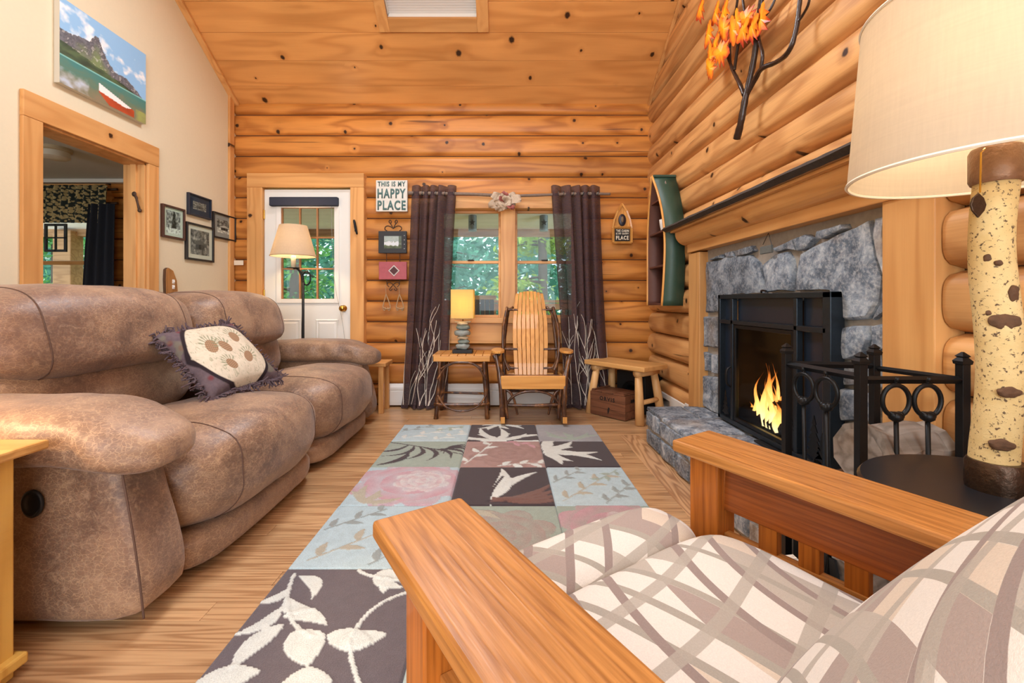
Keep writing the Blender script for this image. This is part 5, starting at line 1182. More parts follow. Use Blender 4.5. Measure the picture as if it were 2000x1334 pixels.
tool((1.000, 1.462, -PI/2+.17), 'shovel', 'iron shovel hanging in front of the fire screen'); tool((1.014, 1.378, -PI/2+.17), 'brush', 'iron hearth brush hanging beside the corner post')
M['weathered'] = wood('weathered_log', '9C9186', '6B5F54', 'XZ', 0, .03, (.8, 9), 8, .6, .85, .5)
for i, (c, L, r, a, lab) in enumerate((((1.17, 1.37, .135), .3, .07, .25, 'grey split firewood log low in the tool stand'), ((1.19, 1.44, .272), .3, .058, -.1, 'weathered firewood log stacked in the tool stand'), ((1.2, 1.36, .53), .27, .082, .2, 'grey weathered firewood log topmost behind the black table'), ((1.18, 1.43, .39), .3, .055, .1, 'brown firewood log in the middle of the tool stand'))):
    lg = tag(empty('firewood_log', c, a), lab, 'firewood', 'firewood in the stand'); MB().tube([(-L/2+L*k/8, 0, .006*math.sin(k*1.3+i)) for k in range(9)], [r*(1+.05*math.sin(k*2.1+i)) for k in range(9)], 9, jit=.05).build('bark', M['weathered'] if i % 2 == 0 else kb, lg, False)
    for s in (-1, 1): MB().lathe([(r*.86, 0), (r*.6, .003), (0.001, .004)], 10, TR((s*L/2, 0, .005*i*0), ry=s*PI/2)).build('end_grain', M['weathered'], lg)
# newspapers for kindling beside the recliner
npm = NB('newsprint'); n = npm.noise(npm.vm('MULTIPLY', npm.co(), (30, 160, 1)), 1, 3, .6); npm.fin(npm.mix(npm.mr(n, .5, .62, 0, .7), hexc('E2DACB'), hexc('6E675F')), .9)
rn = random.Random(8)
ORD = ['lowest', 'second lowest', 'third lowest', 'fourth lowest', 'fourth from top', 'third from top', 'second from top', 'topmost']
for k in range(8):
    c = (.845+rn.uniform(-.015, .015), 1.285+rn.uniform(-.02, .02), .004+k*.0205); pn = tag(empty('newspaper', c, rn.uniform(-.35, .35)), ORD[k]+' newspaper in the kindling pile beside the recliner', 'newspaper', 'kindling newspapers')
    ph = rn.uniform(0, 6)
    for q in range(3): MB().grid(lambda a, b_: ((a-.5)*.20, (b_-.5)*.30, q*.0045+.0028*math.sin(a*7+ph+q)+.002*math.sin(b_*9+ph)+.002), 8, 6).build('sheet', npm.m, pn, True)
# ---------------------------------------------------------------- curtains on a branch rod
def sheer(name, h, tr):
    b = NB(name); S = b.sep(b.co()); n = b.noise(b.vm('MULTIPLY', b.co(), (30, 30, 500)), 1, 2, .6); n2 = b.noise(b.vm('MULTIPLY', b.co(), (400, 400, 8)), 1, 2, .6); c = hexc(h)
    col = b.mix(b.ma('MULTIPLY', b.ma('ADD', n, n2), .5), tuple(x*.7 for x in c[:3])+(1,), tuple(x*1.3 for x in c[:3])+(1,)); b.fin(col, .85, 0, .2)
    t = b.new('ShaderNodeBsdfTransparent'); mx = b.new('ShaderNodeMixShader'); b.set(mx.inputs[0], b.mr(n, .35, .65, tr*.6, tr*1.4)); b.nt.links.new(b.b.outputs[0], mx.inputs[1]); b.nt.links.new(t.outputs[0], mx.inputs[2]); b.nt.links.new(mx.outputs[0], b.out.inputs[0]); return b.m
M['plum'] = sheer('plum_sheer', '4A3A3C', .15)
printm = plain('cream_thread', 'D8CCBC', .8)
rod = tag(MB().tube([P(797, 377, 4.055), P(850, 378, 4.05), P(920, 379, 4.06), P(990, 383, 4.05), P(1060, 381, 4.055), P(1130, 378, 4.05), P(1192, 379, 4.055)], [.017, .016, .014, .016, .014, .015, .012], 8, smooth=2, jit=.12).build('curtain_rod', plain('grey_branch', '7A685A', .8, var=.35, vs=40, bump=.5), None, True), 'rough branch used as the curtain rod over the double window', 'curtain rod')
def curtain(top, bot, nf, seed, label):
    r = random.Random(seed); ph = r.uniform(0, 6); cu = tag(empty('curtain'), label, 'curtain', 'plum sheer curtains')
    yt, yb = 363, 796
    def S(u, v, off=0):
        px = (top[0]+(top[1]-top[0])*u)*(1-v)+(bot[0]+(bot[1]-bot[0])*u)*v+4*math.sin(u*5+v*3)*v; p = P(px, yt+(yb-yt)*v, 4.06)
        wv = math.sin(2*PI*nf*u+ph+1.1*math.sin(u*7+seed)+.8*v*math.sin(u*9+seed)); p.y = 4.055+(.032+.010*v)*wv-off; p.z = max(p.z, .004+.012*abs(wv)); p.x += .012*math.cos(2*PI*nf*u+ph)*(1+.5*v)
        if v > .97: p.y -= .02*(v-.97)/.03*(1+math.sin(u*40))
        return p
    MB().grid(lambda u, v: S(u, v), 90, 44).build('panel', M['plum'], cu, True)
    for k in range(nf*2):
        u = (k+.5)/(nf*2); c = P(top[0]+(top[1]-top[0])*u, 378, 4.055)
        MB().tube([(c.x+.004*math.sin(a), c.y+.021*math.cos(a), c.z+.021*math.sin(a)) for a in [2*PI*q/16 for q in range(16)]], .004, 5, close=True).build('grommet', plain('pewter', '6B6A68', .35, .9) if k == 0 else bpy.data.materials['pewter'], cu, True)
    mb = MB()
    def grow(u, v, a, L, w, dep):
        pts = [(u, v)]; n = max(3, int(L/.02))
        for i in range(n):
            a += r.gauss(0, .16); a = max(-.75, min(.75, a)); u += math.sin(a)*.028; v -= math.cos(a)*.02
            u = min(.985, max(.015, u)); pts.append((u, v))
            if dep and r.random() < .16 and 2 < i < n-2: grow(u, v, a+r.choice((-.6, .6)), L*r.uniform(.25, .5), w*.7, dep-1)
        mb.tube([S(x, min(.99, y), .006) for x, y in pts], [w*(1-.6*i/len(pts)) for i in range(len(pts))], 4)
    for k in range(nf*2+6): grow(r.uniform(.04, .96), .985, r.uniform(-.3, .3), r.uniform(.16, .47), .0045, 2)
    mb.build('branch_print', printm, cu)
curtain((803, 891), (784, 868), 5, 3, 'plum sheer curtain with cream branches beside the happy place sign'); curtain((1076, 1172), (1102, 1187), 5, 8, 'plum sheer curtain with cream branches beside the corner bench')
ro = tag(empty('ribbon_rosette', P(985, 397, 4.03)), 'burlap ribbon rosette tied to the middle of the curtain rod', 'bow'); rr = random.Random(6)
burl = plain('burlap', 'B9A58E', .9, var=.25, vs=90, bump=.4); bred = plain('burlap_red', '93524A', .9, var=.2, vs=90)
for k in range(30):
    a = 2*PI*k/15+rr.uniform(-.2, .2); L = rr.uniform(.10, .165) if k < 18 else rr.uniform(.06, .10); w = rr.uniform(.026, .04); tilt = rr.uniform(-.6, .2)
    d = Vector((math.cos(a), -.25+tilt*.3, math.sin(a)*.62)); e = Vector((-math.sin(a), .2, math.cos(a)*.8)).normalized()
    MB().grid(lambda u, v: Vector((0, -.02-.02*(k > 17), 0))+d*L*(math.sin(u*PI*.5) if u < 1 else 1)+e*(v-.5)*2*w*math.sin(PI*(.15+.75*u))+Vector((0, -.05*math.sin(u*PI), .01*math.sin(v*6+k))), 6, 4).build('loop', bred if k % 9 == 4 else burl, ro, True)
# ---------------------------------------------------------------- signs
def bp(px, py, y_): return P(px, py, y_)
sg = tag(empty('happy_place_sign', P(766, 383.5, 4.14)), 'white distressed sign lettered this is my happy place', 'sign'); k = 4.12/F_PX
bsm = plain('distressed_white', 'D9D6CC', .8, var=.18, vs=35); teal = plain('teal_ink', '4F6E6C', .8, var=.2, vs=60)
box('board', (-30.5*k, -.022, -30.5*k), (30.5*k, .012, 30.5*k), bsm, sg, .002)
def line(body, cy, hh, wd, par, mat, y_, name='lettering'):
    o = text_mesh(body, 1.0, Matrix.Identity(4), mat, name, par, ext=0, bold=.035, spacing=1.18); me = o.data; xs = [v.co.x for v in me.vertices]; ys = [v.co.y for v in me.vertices]
    w0, h0 = max(xs)-min(xs), max(ys)-min(ys); cx, cy0 = (max(xs)+min(xs))/2, (max(ys)+min(ys))/2
    me.transform(Matrix.Translation((0, y_, cy)) @ Matrix.Rotation(PI/2, 4, 'X') @ Matrix.Diagonal((wd/w0, hh/h0, 1, 1)) @ Matrix.Translation((-cx, -cy0, 0)))
    s = o.modifiers.new('t', 'SOLIDIFY'); s.thickness = .0015; s.offset = 0; return o
line('THIS IS MY', 23*k, 10*k, 54*k, sg, teal, -.0232); line('HAPPY', 4.5*k, 19*k, 55*k, sg, teal, -.0232); line('PLACE', -18.5*k, 19*k, 55*k, sg, teal, -.0232)
iron = M['black']; rust = plain('brown_iron', '4A3526', .6, .5)
hg = tag(empty('hanging_plaques', P(768, 480, 4.13)), 'iron hanger with black photo frame above a red tile', 'wall hanging'); Mg = Matrix.Translation(-hg.location)
def tb(n, pts, r, mat, par, Mx, y_=4.12, sm=2): return MB().tube([P(a, b, y_) for a, b in pts], r, 6, smooth=sm).build(n, mat, par, True, M=Mx)
for s in (-1, 1):
    tb('scroll', [(768, 447), (768+s*4, 438), (768+s*9, 433), (768+s*6, 429), (768+s*3, 433), (768+s*5, 437)], .005, rust, hg, Mg)
    tb('scroll', [(768, 446), (768+s*8, 441), (768+s*15, 442), (768+s*17, 448), (768+s*12, 451)], .005, rust, hg, Mg)
    tb('chain', [(768+s*13, 494), (768+s*13, 512)], .0035, rust, hg, Mg); tb('chain', [(768+s*13, 545), (768+s*12, 556)], .0035, rust, hg, Mg)
    tb('scroll', [(768, 556), (768+s*6, 551), (768+s*11, 552), (768+s*12, 557), (768+s*8, 560)], .004, rust, hg, Mg); tb('scroll', [(768, 556), (768+s*5, 562), (768+s*8, 566), (768+s*4, 568), (768+s*2, 564)], .004, rust, hg, Mg)
inkm = NB('printed_ink'); at = inkm.new('ShaderNodeVertexColor'); at.layer_name = 'print'; inkm.fin(at.outputs[0], .55)
def lin(c): c = np.clip(c, 0, 1); return np.where(c <= .04045, c/12.92, ((c+.055)/1.055)**2.4)
def vnoise(u, v, f, s=0):
    return np.array([mnoise.fractal(Vector((a*f, b*f, s)), 1.0, 2.0, 4) for a, b in zip(u.ravel(), v.ravel())]).reshape(u.shape)
def printed(name, p0, du, dv, nx, ny, paint, par, Mx=None):
    """flat printed sheet: p0 top-left corner, du along the width, dv down the height; paint(u, v) -> sRGB 0..1"""
    uu, vv = np.meshgrid(np.linspace(0, 1, nx+1), np.linspace(0, 1, ny+1)); col = lin(paint(uu, vv)); du, dv, p0 = Vector(du), Vector(dv), Vector(p0)
    mb = MB().grid(lambda u, v: p0+du*u+dv*v, nx, ny); mb.f = [f[::-1] for f in mb.f]
    o = mb.build(name, inkm.m, par, M=Mx); ca = o.data.color_attributes.new('print', 'FLOAT_COLOR', 'POINT')
    ca.data.foreach_set('color', np.concatenate([col.reshape(-1, 3), np.ones((col.shape[0]*col.shape[1], 1))], 1).astype(np.float32).ravel()); return o
C = lambda h: np.array([int(h[i:i+2], 16)/255 for i in (0, 2, 4)])
def mixc(c, m, k): m = np.clip(m, 0, 1)[..., None]; return c*(1-m)+k*m
def river(u, v):
    c = np.ones(u.shape+(3,))*C('6F7C58'); n = vnoise(u, v, 6, 1); c = c+n[..., None]*.2; c = mixc(c, (v < .45)*.8, C('A7B5B8')); c = mixc(c, (np.abs(v-.62-.1*n) < .14)*.9, C('D9DEE6')); c = mixc(c, ((v > .8) | (u > .85))*.7, C('3A4632')); return c
p = P(740.5, 452, 4.13); q = P(795, 495, 4.13)
fo = box('photo_frame', (p.x, 4.105, q.z), (q.x, 4.135, p.z), plain('charcoal_board', '26282B', .6), hg, .003, Mg)
a, b_ = P(750, 461, 4.1), P(784, 485, 4.1); printed('photo', (a.x, 4.1035, a.z), (b_.x-a.x, 0, 0), (0, 0, b_.z-a.z), 40, 30, river, hg, Mg)
for kk in range(4): c = P(789.5, 460+kk*8.5, 4.1); MB().lathe([(.0055, 0), (.004, .0012)], 8, TR((c.x, 4.104, c.z), rx=PI/2)).build('paw_mark', plain('grey_print', '8C8E90', .7) if kk == 0 else bpy.data.materials['grey_print'], hg, M=Mg)
p = P(741, 511.5, 4.13); q = P(795, 546, 4.13); box('red_tile', (p.x, 4.11, q.z), (q.x, 4.135, p.z), plain('red_stone', 'A8525A', .6, var=.25, vs=30), hg, .003, Mg)
for i, (r_, mt) in enumerate(((11, plain('silver_print', 'C9C2BC', .4)), (8.5, plain('dark_emblem', '4A2326', .6)))):
    c = P(769, 528.5, 4.1); s_ = r_*4.1/F_PX; MB().prism([(c.x-s_, 4.107-.002*i, c.z), (c.x, 4.107-.002*i, c.z-s_), (c.x+s_, 4.107-.002*i, c.z), (c.x, 4.107-.002*i, c.z+s_)], (0, .002, 0)).build('diamond', mt, hg, M=Mg)
twm = plain('twine', 'A98A66', .9, var=.3, vs=80)
for i, (px, lab) in enumerate(((755, 'braided twine ornament hanging below the red tile by the door casing'), (781, 'braided twine ornament hanging below the red tile by the curtain'))):
    to = tag(empty('twine_ornament', P(px, 590, 4.12)), lab, 'ornament', 'twine ornaments'); Mo2 = Matrix.Translation(-to.location)
    tb('cord', [(px-2, 556), (px-1, 575)], .0025, twm, to, Mo2)
    for s in (-1, 1): tb('loop', [(px-1, 575), (px+s*5, 590), (px+s*8, 602), (px+s*4, 608), (px+s*2, 600)], .0055, twm, to, Mo2, 4.115)
    tb('tassel', [(px-7, 600), (px, 604), (px+7, 602)], .006, twm, to, Mo2, 4.11)
# arch plaque
ap = tag(empty('arch_plaque', P(1215, 436, 4.13)), 'pointed arch wooden plaque lettered the cabin is my happy place', 'plaque'); k = 4.12/F_PX
arch = [(-18, -38), (18, -38), (18, -10), (15, 8), (9, 24), (0, 38), (-9, 24), (-15, 8), (-18, -10)]; inn = [(x*.78, max(-7, z*.86)) for x, z in arch[2:]]
bm_ = M['slat']
MB().prism([(x*k, .02, z*k) for x, z in arch], (0, -.012, 0)).build('back_board', bm_, ap)
rim_o = arch; 
for i in range(len(arch)):
    a, b_ = arch[i], arch[(i+1) % len(arch)]; MB().tube([(a[0]*k, -.008, a[1]*k), (b_[0]*k, -.008, b_[1]*k)], .011, 4).build('frame_strip', bm_, ap)
MB().tube([(-17*k, -.01, -8*k), (17*k, -.01, -8*k)], .010, 4).build('frame_strip', bm_, ap)
MB().soft((0, -.004, 6*k), (7.5*k, .012, 12*k), 8, 2).build('medallion', plain('dark_medallion', '2E2B33', .4, .3, var=.3, vs=60), ap, True)
MB().soft((0, -.016, 7*k), (3*k, .006, 6*k), 8, 2).build('bear_figure', plain('bronze_figure', '7A6248', .5, .4), ap, True)
box('sign_board', (-14.5*k, -.012, -35*k), (14.5*k, -.002, -11.5*k), plain('black_board', '1D1A18', .7), ap, .001)
cw = plain('cream_ink', 'E6DCC6', .8); line('THE CABIN', -15.5*k, 5*k, 25*k, ap, cw, -.0132); line('IS MY HAPPY', -21*k, 3.6*k, 25*k, ap, cw, -.0132); line('PLACE', -29*k, 8*k, 25*k, ap, cw, -.0132)
# ---------------------------------------------------------------- pictures on the plaster wall
def wallpos(px, py): return PX(px, py, XL+.001)
def mountain(u, v):
    n = vnoise(u, v, 7, 3); n2 = vnoise(u, v, 22, 5); n3 = vnoise(u, v*3, 5, 9)
    c = np.ones(u.shape+(3,))*C('7FA9CC')*(1.12-.25*v[..., None]*0); c = mixc(c, (vnoise(u, v, 4.5, 12)+.35-(np.hypot((u-.12)*1.4, v-.18))*1.6)*2.6, C('F2F3F4')); c = mixc(c, (vnoise(u, v, 5, 17)+.3-np.hypot((u-.9)*1.2, (v-.42)*1.5)*2.2)*2.6, C('EEF0F2')); c = mixc(c, (vnoise(u, v, 6, 21)+.1-np.hypot(u-.5, v-.35)*2)*2, C('EEF0F2'))
    xs = [0, .08, .2, .3, .36, .40, .45, .52, .6, .72, .85, 1.0]; zs = [.36, .37, .33, .31, .2, .2, .33, .44, .52, .50, .58, .70]; ridge = np.interp(u, xs, zs)+.012*n2
    rock = mixc(np.ones_like(c)*C('6F7076'), .5+1.2*n2, C('4A4A50')); rock = mixc(rock, (v-ridge-.10+.10*n)*7, C('75865A')); rock = mixc(rock, (n2 > .33)*.6, C('C8C6C0')); c = np.where((v > ridge)[..., None], rock, c)
    tl = np.interp(u, [0, .3, .6, 1], [.50, .55, .60, .70])+.02*n3; tr_ = mixc(np.ones_like(c)*C('2E3F2C'), .5+1.1*n3, C('4F6440')); c = np.where((v > tl)[..., None], tr_, c)
    lake = .665; c = np.where((v > lake)[..., None], mixc(mixc(np.ones_like(c)*C('3F7F7A'), (v-lake)*4+.4*n3, C('6E7A5E')), (v-.8)*4+.6*n, C('8A7A5E')), c); c = mixc(c, (np.abs(v-lake) < .008)*.8, C('8FD0C8')); c = mixc(c, ((u < .3) & (v > .8))*(.3+n), C('B9C4D0'))
    hull = (u > .40) & (u < .84) & (v > .76+.30*(u-.4)) & (v < .985-.9*np.clip(.52-u, 0, 1)) ; top = hull & (v < .86+.16*(u-.4)-.5*np.clip(u-.72, 0, 1)); c = np.where(hull[..., None], C('B5481F')*(1+.15*n[..., None]), c); c = np.where(top[..., None], C('F0EEEA'), c); c = mixc(c, ((u > .86) & (v > .85))*(.5+n), C('9AA05A')); return c
cv = tag(empty('canvas_print', (XL, 2.82, 2.48)), 'canvas print of a mountain lake with a red canoe', 'picture'); Mc = Matrix.Translation(-cv.location)
Ya, Yb_, Zt, Zb = 2.515, 3.12, 2.72, 2.228
box('stretcher', (XL+.001, Ya, Zb), (XL+.034, Yb_, Zt), plain('canvas_edge', 'C9C4B4', .85), cv, .002, Mc)
printed('print', (XL+.0348, Ya, Zt), (0, Yb_-Ya, 0), (0, 0, Zb-Zt), 150, 124, mountain, cv, Mc)
def cabin(seed, snow):
    def f(u, v):
        n = vnoise(u, v, 7, seed); n2 = vnoise(u, v, 18, seed+4); g = .45+.35*n+.15*n2
        if snow: g = g+.35*(v > .62)
        hx = np.abs(u-.5); roof = (v > .38+.5*hx) & (v < .6) & (hx < .32); wall = (v >= .58) & (v < .78) & (hx < .25); g = np.where(roof, .75 if snow else .35, g); g = np.where(wall, .25+.12*n2, g); g = np.where(wall & (hx < .05), .1, g)
        return np.clip(g, .05, .95)[..., None]*np.array([1.0, .97, .92])
    return f
def trees_(u, v): g = .55+.4*vnoise(u, v, 9, 2)-.45*(np.abs(u-.55) < .06+.14*v)*(v < .75)+.3*(v > .75); return np.clip(g, .05, .95)[..., None]*np.array([.95, .98, .95])
for (x0, x1, y0, y1, fr, mat_, fw, mw, pf_, lab) in ((313, 357, 397, 469, '4A2C20', 'C9D2C4', .016, .05, trees_, 'brown framed snowy forest photo with a green mat'), (364, 409, 375, 427, '1C2130', '232A3C', .012, .062, cabin(3, False), 'small photo of a cabin in a wide navy frame'),
        (360, 414, 433, 511, '1E1B1A', 'D6D0C0', .016, .055, cabin(7, False), 'black framed photo of an old barn with a cream mat'), (413, 457, 411, 470, '1E1B1A', '9C9792', .014, .06, cabin(11, True), 'black framed photo of a snowy cabin with a grey mat')):
    a = wallpos(x0, 0); b_ = wallpos(x1, 0); zt = .5*(wallpos(x0, y0).z+0)+.5*wallpos(x0, y0).z; ya, yb = a.y, b_.y
    # heights read at the nearer vertical edge
    if lab.startswith('brown'): zt, zb = wallpos(313, 397).z, wallpos(313, 462).z
    elif lab.startswith('small'): zt, zb = wallpos(364, 375).z, wallpos(364, 418).z
    elif 'barn' in lab: zt, zb = wallpos(360, 432).z, wallpos(360, 506).z
    else: zt, zb = wallpos(413, 412).z, wallpos(413, 463).z
    fo = tag(empty('framed_photo', (XL, (ya+yb)/2, (zt+zb)/2)), lab, 'picture', 'framed photos on the plaster wall'); Mx = Matrix.Translation(-fo.location); fm = plain('frame_'+fr+lab[:2], fr, .45); t = fw
    fb_ = MB()
    for (p, q, r_, s_) in ((ya, ya+t, zb, zt), (yb-t, yb, zb, zt), (ya+t, yb-t, zb, zb+t), (ya+t, yb-t, zt-t, zt)): fb_.box((XL+.001, p, r_), (XL+.024, q, s_))
    fb_.build('frame', fm, fo, bevel=.002, M=Mx)
    box('mat_board', (XL+.003, ya+t, zb+t), (XL+.012, yb-t, zt-t), plain('mat_'+mat_, mat_, .85), fo, 0, Mx)
    m_ = mw*.9 if (yb-ya) > .25 else mw*.75; printed('photo', (XL+.0126, ya+m_+t*.3, zt-m_-.0), (0, yb-ya-2*m_-.6*t, 0), (0, 0, zb-zt+2*m_), 40, 44, pf_, fo, Mx)
    box('glass_pane', (XL+.0145, ya+t, zb+t), (XL+.016, yb-t, zt-t), M['glass'], fo, 0, Mx)
sp = tag(empty('switch_plaque', wallpos(331, 550)), 'wooden canoe bow plaque holding two white switches', 'switch plate'); Mx = Matrix.Translation(-sp.location)
poly = [wallpos(a, b) for a, b in ((320, 574), (319, 545), (320, 526), (324, 523), (333, 529), (340, 548), (342.5, 574))]
MB().prism([p+Vector((.002, 0, 0)) for p in poly], (.02, 0, 0)).build('plaque', wood('plaque_wood', 'B07A42', '80501F', 'ZY', 0, .03), sp, bevel=.002, M=Mx)
MB().prism([p+Vector((.001, -.006 if i < 4 else 0, 0)) for i, p in enumerate(poly)], (.016, 0, 0)).build('bark_edge', kb, sp, M=Mx)
for py in (550, 560.5):
    c = wallpos(333, py); box('switch', (XL+.022, c.y-.012, c.z-.016), (XL+.026, c.y+.012, c.z+.016), M['white'], sp, .002, Mx); box('toggle', (XL+.026, c.y-.003, c.z-.004), (XL+.034, c.y+.003, c.z+.006), M['white'], sp, .001, Mx)
jh = tag(empty('jamb_hook', P(268, 398, 3.14)), 'dark twisted iron hook on the bedroom doorway jamb', 'hook'); Mx = Matrix.Translation(-jh.location)
jp = [P(262, 378, 3.135), P(266, 385, 3.13), P(268, 395, 3.12), P(271, 405, 3.125), P(272, 412, 3.13)]
MB().tube(jp, [.008, .009, .006, .009, .008], 8, smooth=2, jit=.12).build('shank', rust, jh, True, M=Mx); MB().soft(P(262, 379, 3.132), (.016, .008, .018), 6, 2).build('boss', rust, jh, True, M=Mx); MB().soft(P(272.5, 411, 3.13), (.014, .008, .014), 6, 2).build('boss', rust, jh, True, M=Mx)
# ---------------------------------------------------------------- canoe shelf in the corner
cs = tag(empty('canoe_shelf', (1.36, 3.55, .95)), 'green canoe shaped wall shelf standing upright in the corner', 'shelf'); Mx = Matrix.Translation(-cs.location)
green = plain('canoe_green', '2F4A3C', .45, var=.12, vs=25); inner = plain('canoe_inside', '5A3428', .6, var=.15, vs=20)
CY, XF, XB_ = 3.55, 1.205, 1.365
zsn = [.95+1.035*i/24 for i in range(25)]
def hw(z): t = (z-.95)/1.035; return .172+.035*math.sin(min(1, t*1.25)*PI*.75) if t < .45 else max(.012, .205*(1-((t-.42)/.58)**2.1))
def xf(z): t = (z-.95)/1.035; return XF+.012*math.sin(t*PI)-.02*t**4
for s in (-1, 1):
    for nm, off, mt in (('hull_side', .0, green), ('hull_lining', -.012, inner)):
        vs = []; 
        for z in zsn: w = hw(z)+off; vs += [(xf(z), CY+s*w, z), (XB_, CY+s*w, z)]
        fs = [(2*i, 2*i+1, 2*i+3, 2*i+2) for i in range(24)]
        o = MB().add(vs, fs).build(nm, mt, cs, True, M=Mx); sd = o.modifiers.new('t', 'SOLIDIFY'); sd.thickness = .008; sd.offset = 0
    MB().tube([(xf(z)-.002, CY+s*(hw(z)-.003), z) for z in zsn], .0095, 6).build('gunwale', M['slat'], cs, True, M=Mx)
MB().prism([(XB_-.008, CY-hw(z)+.01, z) for z in zsn]+[(XB_-.008, CY+hw(z)-.01, z) for z in zsn[::-1]], (.008, 0, 0)).build('back_board', inner, cs, M=Mx)
for z in (.96, 1.26, 1.53, 1.78): box('shelf', (xf(z)+.008, CY-hw(z)+.012, z-.008), (XB_-.008, CY+hw(z)-.012, z+.008), inner, cs, .002, Mx)
box('bow_cap', (xf(1.985), CY-.03, 1.972), (XB_, CY+.03, 1.99), green, cs, .003, Mx)
cup = tag(empty('white_cup', (1.27, 3.50, 1.538)), 'small white cup on the middle canoe shelf', 'cup'); MB().lathe([(.03, 0), (.04, .05), (.044, .09), (.040, .09), (.036, .05), (.028, .008)], 20, cap=False).build('bowl', M['white'], cup, True); MB().lathe([(.03, 0), (.03, .004)], 16).build('foot', M['white'], cup)
ow = tag(empty('owl_figurine', (1.275, 3.52, 1.788)), 'grey owl figurine on the upper canoe shelf', 'figurine'); ogm = plain('owl_grey', '8A8076', .8, var=.35, vs=50)
MB().soft((0, 0, .055), (.03, .03, .055), 10, 2).build('body', ogm, ow, True); MB().soft((0, 0, .115), (.026, .026, .024), 8, 2).build('head', ogm, ow, True)
for s in (-1, 1): MB().lathe([(.008, 0), (.001, .02)], 8, TR((0, s*.016, .13))).build('ear', ogm, ow); MB().soft((-.024, s*.01, .118), (.005, .006, .006), 6, 2).build('eye', M['blackm'], ow, True)
# ---------------------------------------------------------------- branch with autumn leaves on the gable logs
ba = tag(empty('branch_wall_art', PX(1440, 268, 1.30)), 'dark metal branch with orange autumn leaves on the log gable', 'wall art'); Mx = Matrix.Translation(-ba.location)
bkm = plain('glazed_branch', '33241D', .28, .25, var=.4, vs=50, bump=.5)
zz6 = lambda a, b, x=1.30: PX(1200+a*.3748, b*.3748, x)
for nm, pts, r0, r1 in (('trunk', [(638, 722), (660, 640), (680, 520), (700, 440), (730, 300), (745, 170), (765, 0), (790, -160)], .019, .012), ('branch', [(676, 495), (650, 430), (615, 365), (590, 290), (565, 255)], .012, .007), ('branch', [(605, 340), (600, 250), (612, 160), (640, 20), (650, -80)], .008, .006), ('branch', [(625, 365), (640, 260), (655, 180), (690, 130), (668, 0), (660, -100)], .009, .006),
        ('branch', [(690, 490), (735, 410), (765, 352), (850, 325), (915, 270), (950, 150), (960, 60), (975, -60)], .014, .009), ('branch', [(952, 120), (985, 75), (1015, 20), (1020, -60)], .007, .005), ('branch', [(765, 352), (775, 280), (755, 220), (740, 130), (780, 90), (820, 40), (850, -40)], .009, .006), ('branch', [(585, 215), (570, 150), (590, 60)], .006, .004)):
    MB().tube([zz6(a, b, 1.30-.015*math.sin(a*.05)) for a, b in pts], [r0+(r1-r0)*i/(len(pts)-1) for i in range(len(pts))], 8, smooth=2, jit=.08).build(nm, bkm, ba, True, M=Mx)
lfm = NB('autumn_leaf'); S = lfm.sep(lfm.co('UV')); n = lfm.noise(lfm.co(), 24, 3, .6); e = lfm.ma('ADD', S[0], lfm.ma('MULTIPLY', lfm.ma('SUBTRACT', n, .5), .7)); lfm.fin(lfm.ramp(e, [(.2, hexc('F2B01E')), (.5, hexc('EE8A1A')), (.72, hexc('C23A1C')), (.95, hexc('6E1A16'))]), .4); lfm.b.inputs['Specular IOR Level'].default_value = .4
rl_ = random.Random(12); oak = [(0, 0), (.10, .08), (.12, .2), (.34, .26), (.2, .36), (.44, .5), (.24, .58), (.40, .76), (.18, .78), (.12, .95), (0, 1.05)]; oak = oak+[(-x, y_) for x, y_ in oak[::-1][1:-1]]
for i, (a, b) in enumerate(((515, 235), (500, 315), (560, 190), (515, 115), (570, 105), (630, 95), (560, 15), (605, 10), (715, 105), (765, 85), (795, 25), (680, 75), (480, 0), (655, 55), (540, 270))):
    c = zz6(a, b, 1.27); an = rl_.uniform(1.6, 4.2); L = rl_.uniform(.13, .17); vs = [Vector((0, .5, 0))]+[Vector((x, y_, 0)) for x, y_ in oak]; pts = []
    for v in vs:
        x, y_ = v.x*L*1.15, (v.y-.1)*L; w = Vector((-.02*math.cos(v.x*4)-.015*abs(v.x)+.02*v.y, math.sin(an)*y_+math.cos(an)*x, math.cos(an)*y_-math.sin(an)*x)); pts.append(c+w)
    n_ = len(oak); o = MB().add(pts, [(0, 1+k, 1+(k+1) % n_) for k in range(n_)]).build('leaf', lfm.m, ba, M=Mx); sd = o.modifiers.new('t', 'SOLIDIFY'); sd.thickness = .002
    l = o.data.uv_layers.new(name='UVMap')
    for lp in o.data.loops: l.data[lp.index].uv = (0.15 if lp.vertex_index == 0 else .45+.5*abs(oak[lp.vertex_index-1][0])+.25*oak[lp.vertex_index-1][1], 0)
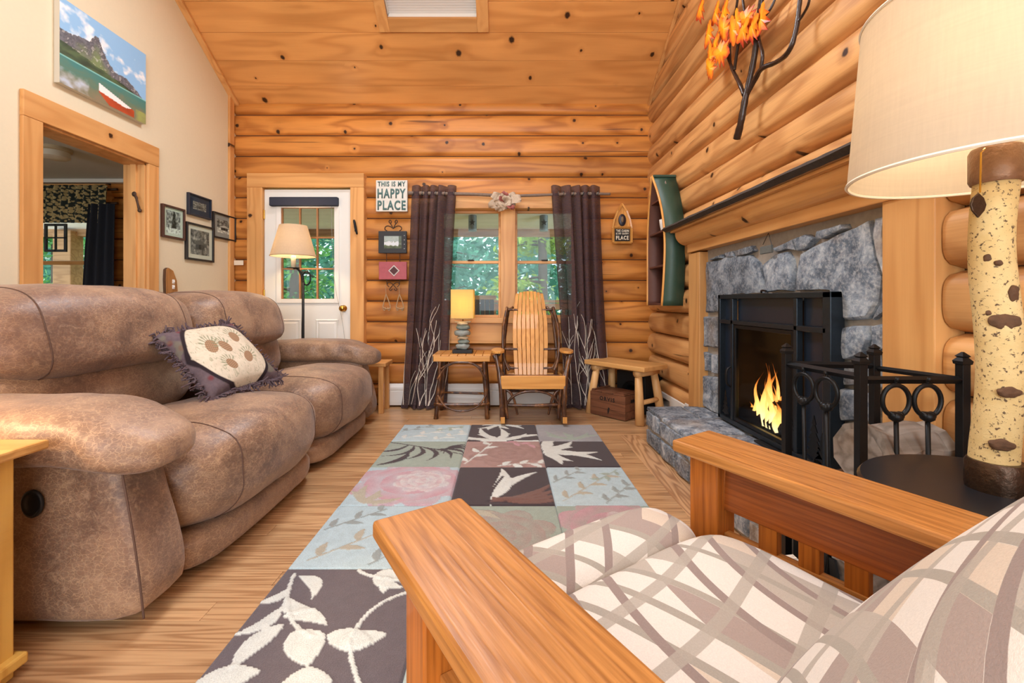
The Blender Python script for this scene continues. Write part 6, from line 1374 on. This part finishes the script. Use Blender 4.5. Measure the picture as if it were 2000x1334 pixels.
# ---------------------------------------------------------------- bedroom fittings
cl = tag(empty('ceiling_light', (-3.35, 3.3, BZ)), 'flush drum ceiling light in the bedroom', 'ceiling light')
MB().lathe([(.10, 0), (.10, -.02), (.085, -.03)], 28).build('pan', plain('tan_metal', 'B9A98A', .5), cl, True, auto=.6); MB().lathe([(.085, -.028), (.088, -.07), (.07, -.08), (.0, -.082)], 28, cap=False).build('glass_bowl', plain('opal_glass', 'D9D2C2', .4), cl, True, auto=.6)
vp = NB('valance_print'); n = vp.vor(vp.vm('MULTIPLY', vp.co(), (1, .3, 1)), 42, '3D'); n2 = vp.noise(vp.co(), 30, 3, .6, 2.0); vp.fin(vp.mix(vp.mr(vp.ma('ADD', n, vp.ma('MULTIPLY', n2, .6)), .78, .86), hexc('B9A878'), hexc('28322F')), .9)
va = tag(empty('valance'), 'dark green leaf print valance over the bedroom window', 'valance'); a, b_ = P(70, 363, 4.06), P(209, 436, 4.06)
MB().grid(lambda u, v: (a.x+(b_.x-a.x)*u, 4.06+.025*math.sin(u*60)*(1-.6*v)-.02*v, a.z+(b_.z-a.z)*v+.012*math.sin(u*60+1)*(1-v)), 80, 10).build('cloth', vp.m, va, True)
MB().tube([(a.x-.1, 4.1, a.z-.03), (b_.x+.06, 4.1, b_.z+.32)], .012, 8).build('rod', rust, va)
dc = tag(empty('bedroom_curtain'), 'navy blackout curtain tied beside the bedroom window', 'curtain'); nv = plain('navy_cloth', '1E2330', .85, var=.15, vs=60)
def dcs(u, v):
    px0 = 172-20*math.sin(min(1, v*1.3)*PI*.5)+(8*v); p = P(px0+(224-px0)*u, 398+v*330, 4.02); p.y += .022*math.sin(u*22+.5*math.sin(v*4)); p.z = max(p.z, .02); return p
MB().grid(dcs, 60, 30).build('cloth', nv, dc, True)
MB().tube([P(170, 397, 4.1), P(230, 397, 4.1)], .012, 8).build('rod', rust, dc)
wo = tag(empty('hanging_window_frame', P(110, 465, 4.1)), 'little dark four pane frame hung in the bedroom window', 'ornament'); Mx = Matrix.Translation(-wo.location)
dk = plain('slate_frame', '3B4146', .6); a, b_ = P(88, 437, 4.1), P(131, 492, 4.1)
for n_, x0, x1, z0, z1 in (('stile', a.x, a.x+.022, b_.z, a.z), ('stile', b_.x-.022, b_.x, b_.z, a.z), ('rail', a.x+.022, b_.x-.022, a.z-.022, a.z), ('rail', a.x+.022, b_.x-.022, b_.z, b_.z+.022), ('muntin', (a.x+b_.x)/2-.006, (a.x+b_.x)/2+.006, b_.z, a.z), ('muntin', a.x, b_.x, (a.z+b_.z)/2-.006, (a.z+b_.z)/2+.006)): box(n_, (x0, 4.09, z0), (x1, 4.105, z1), dk, wo, .001, Mx)
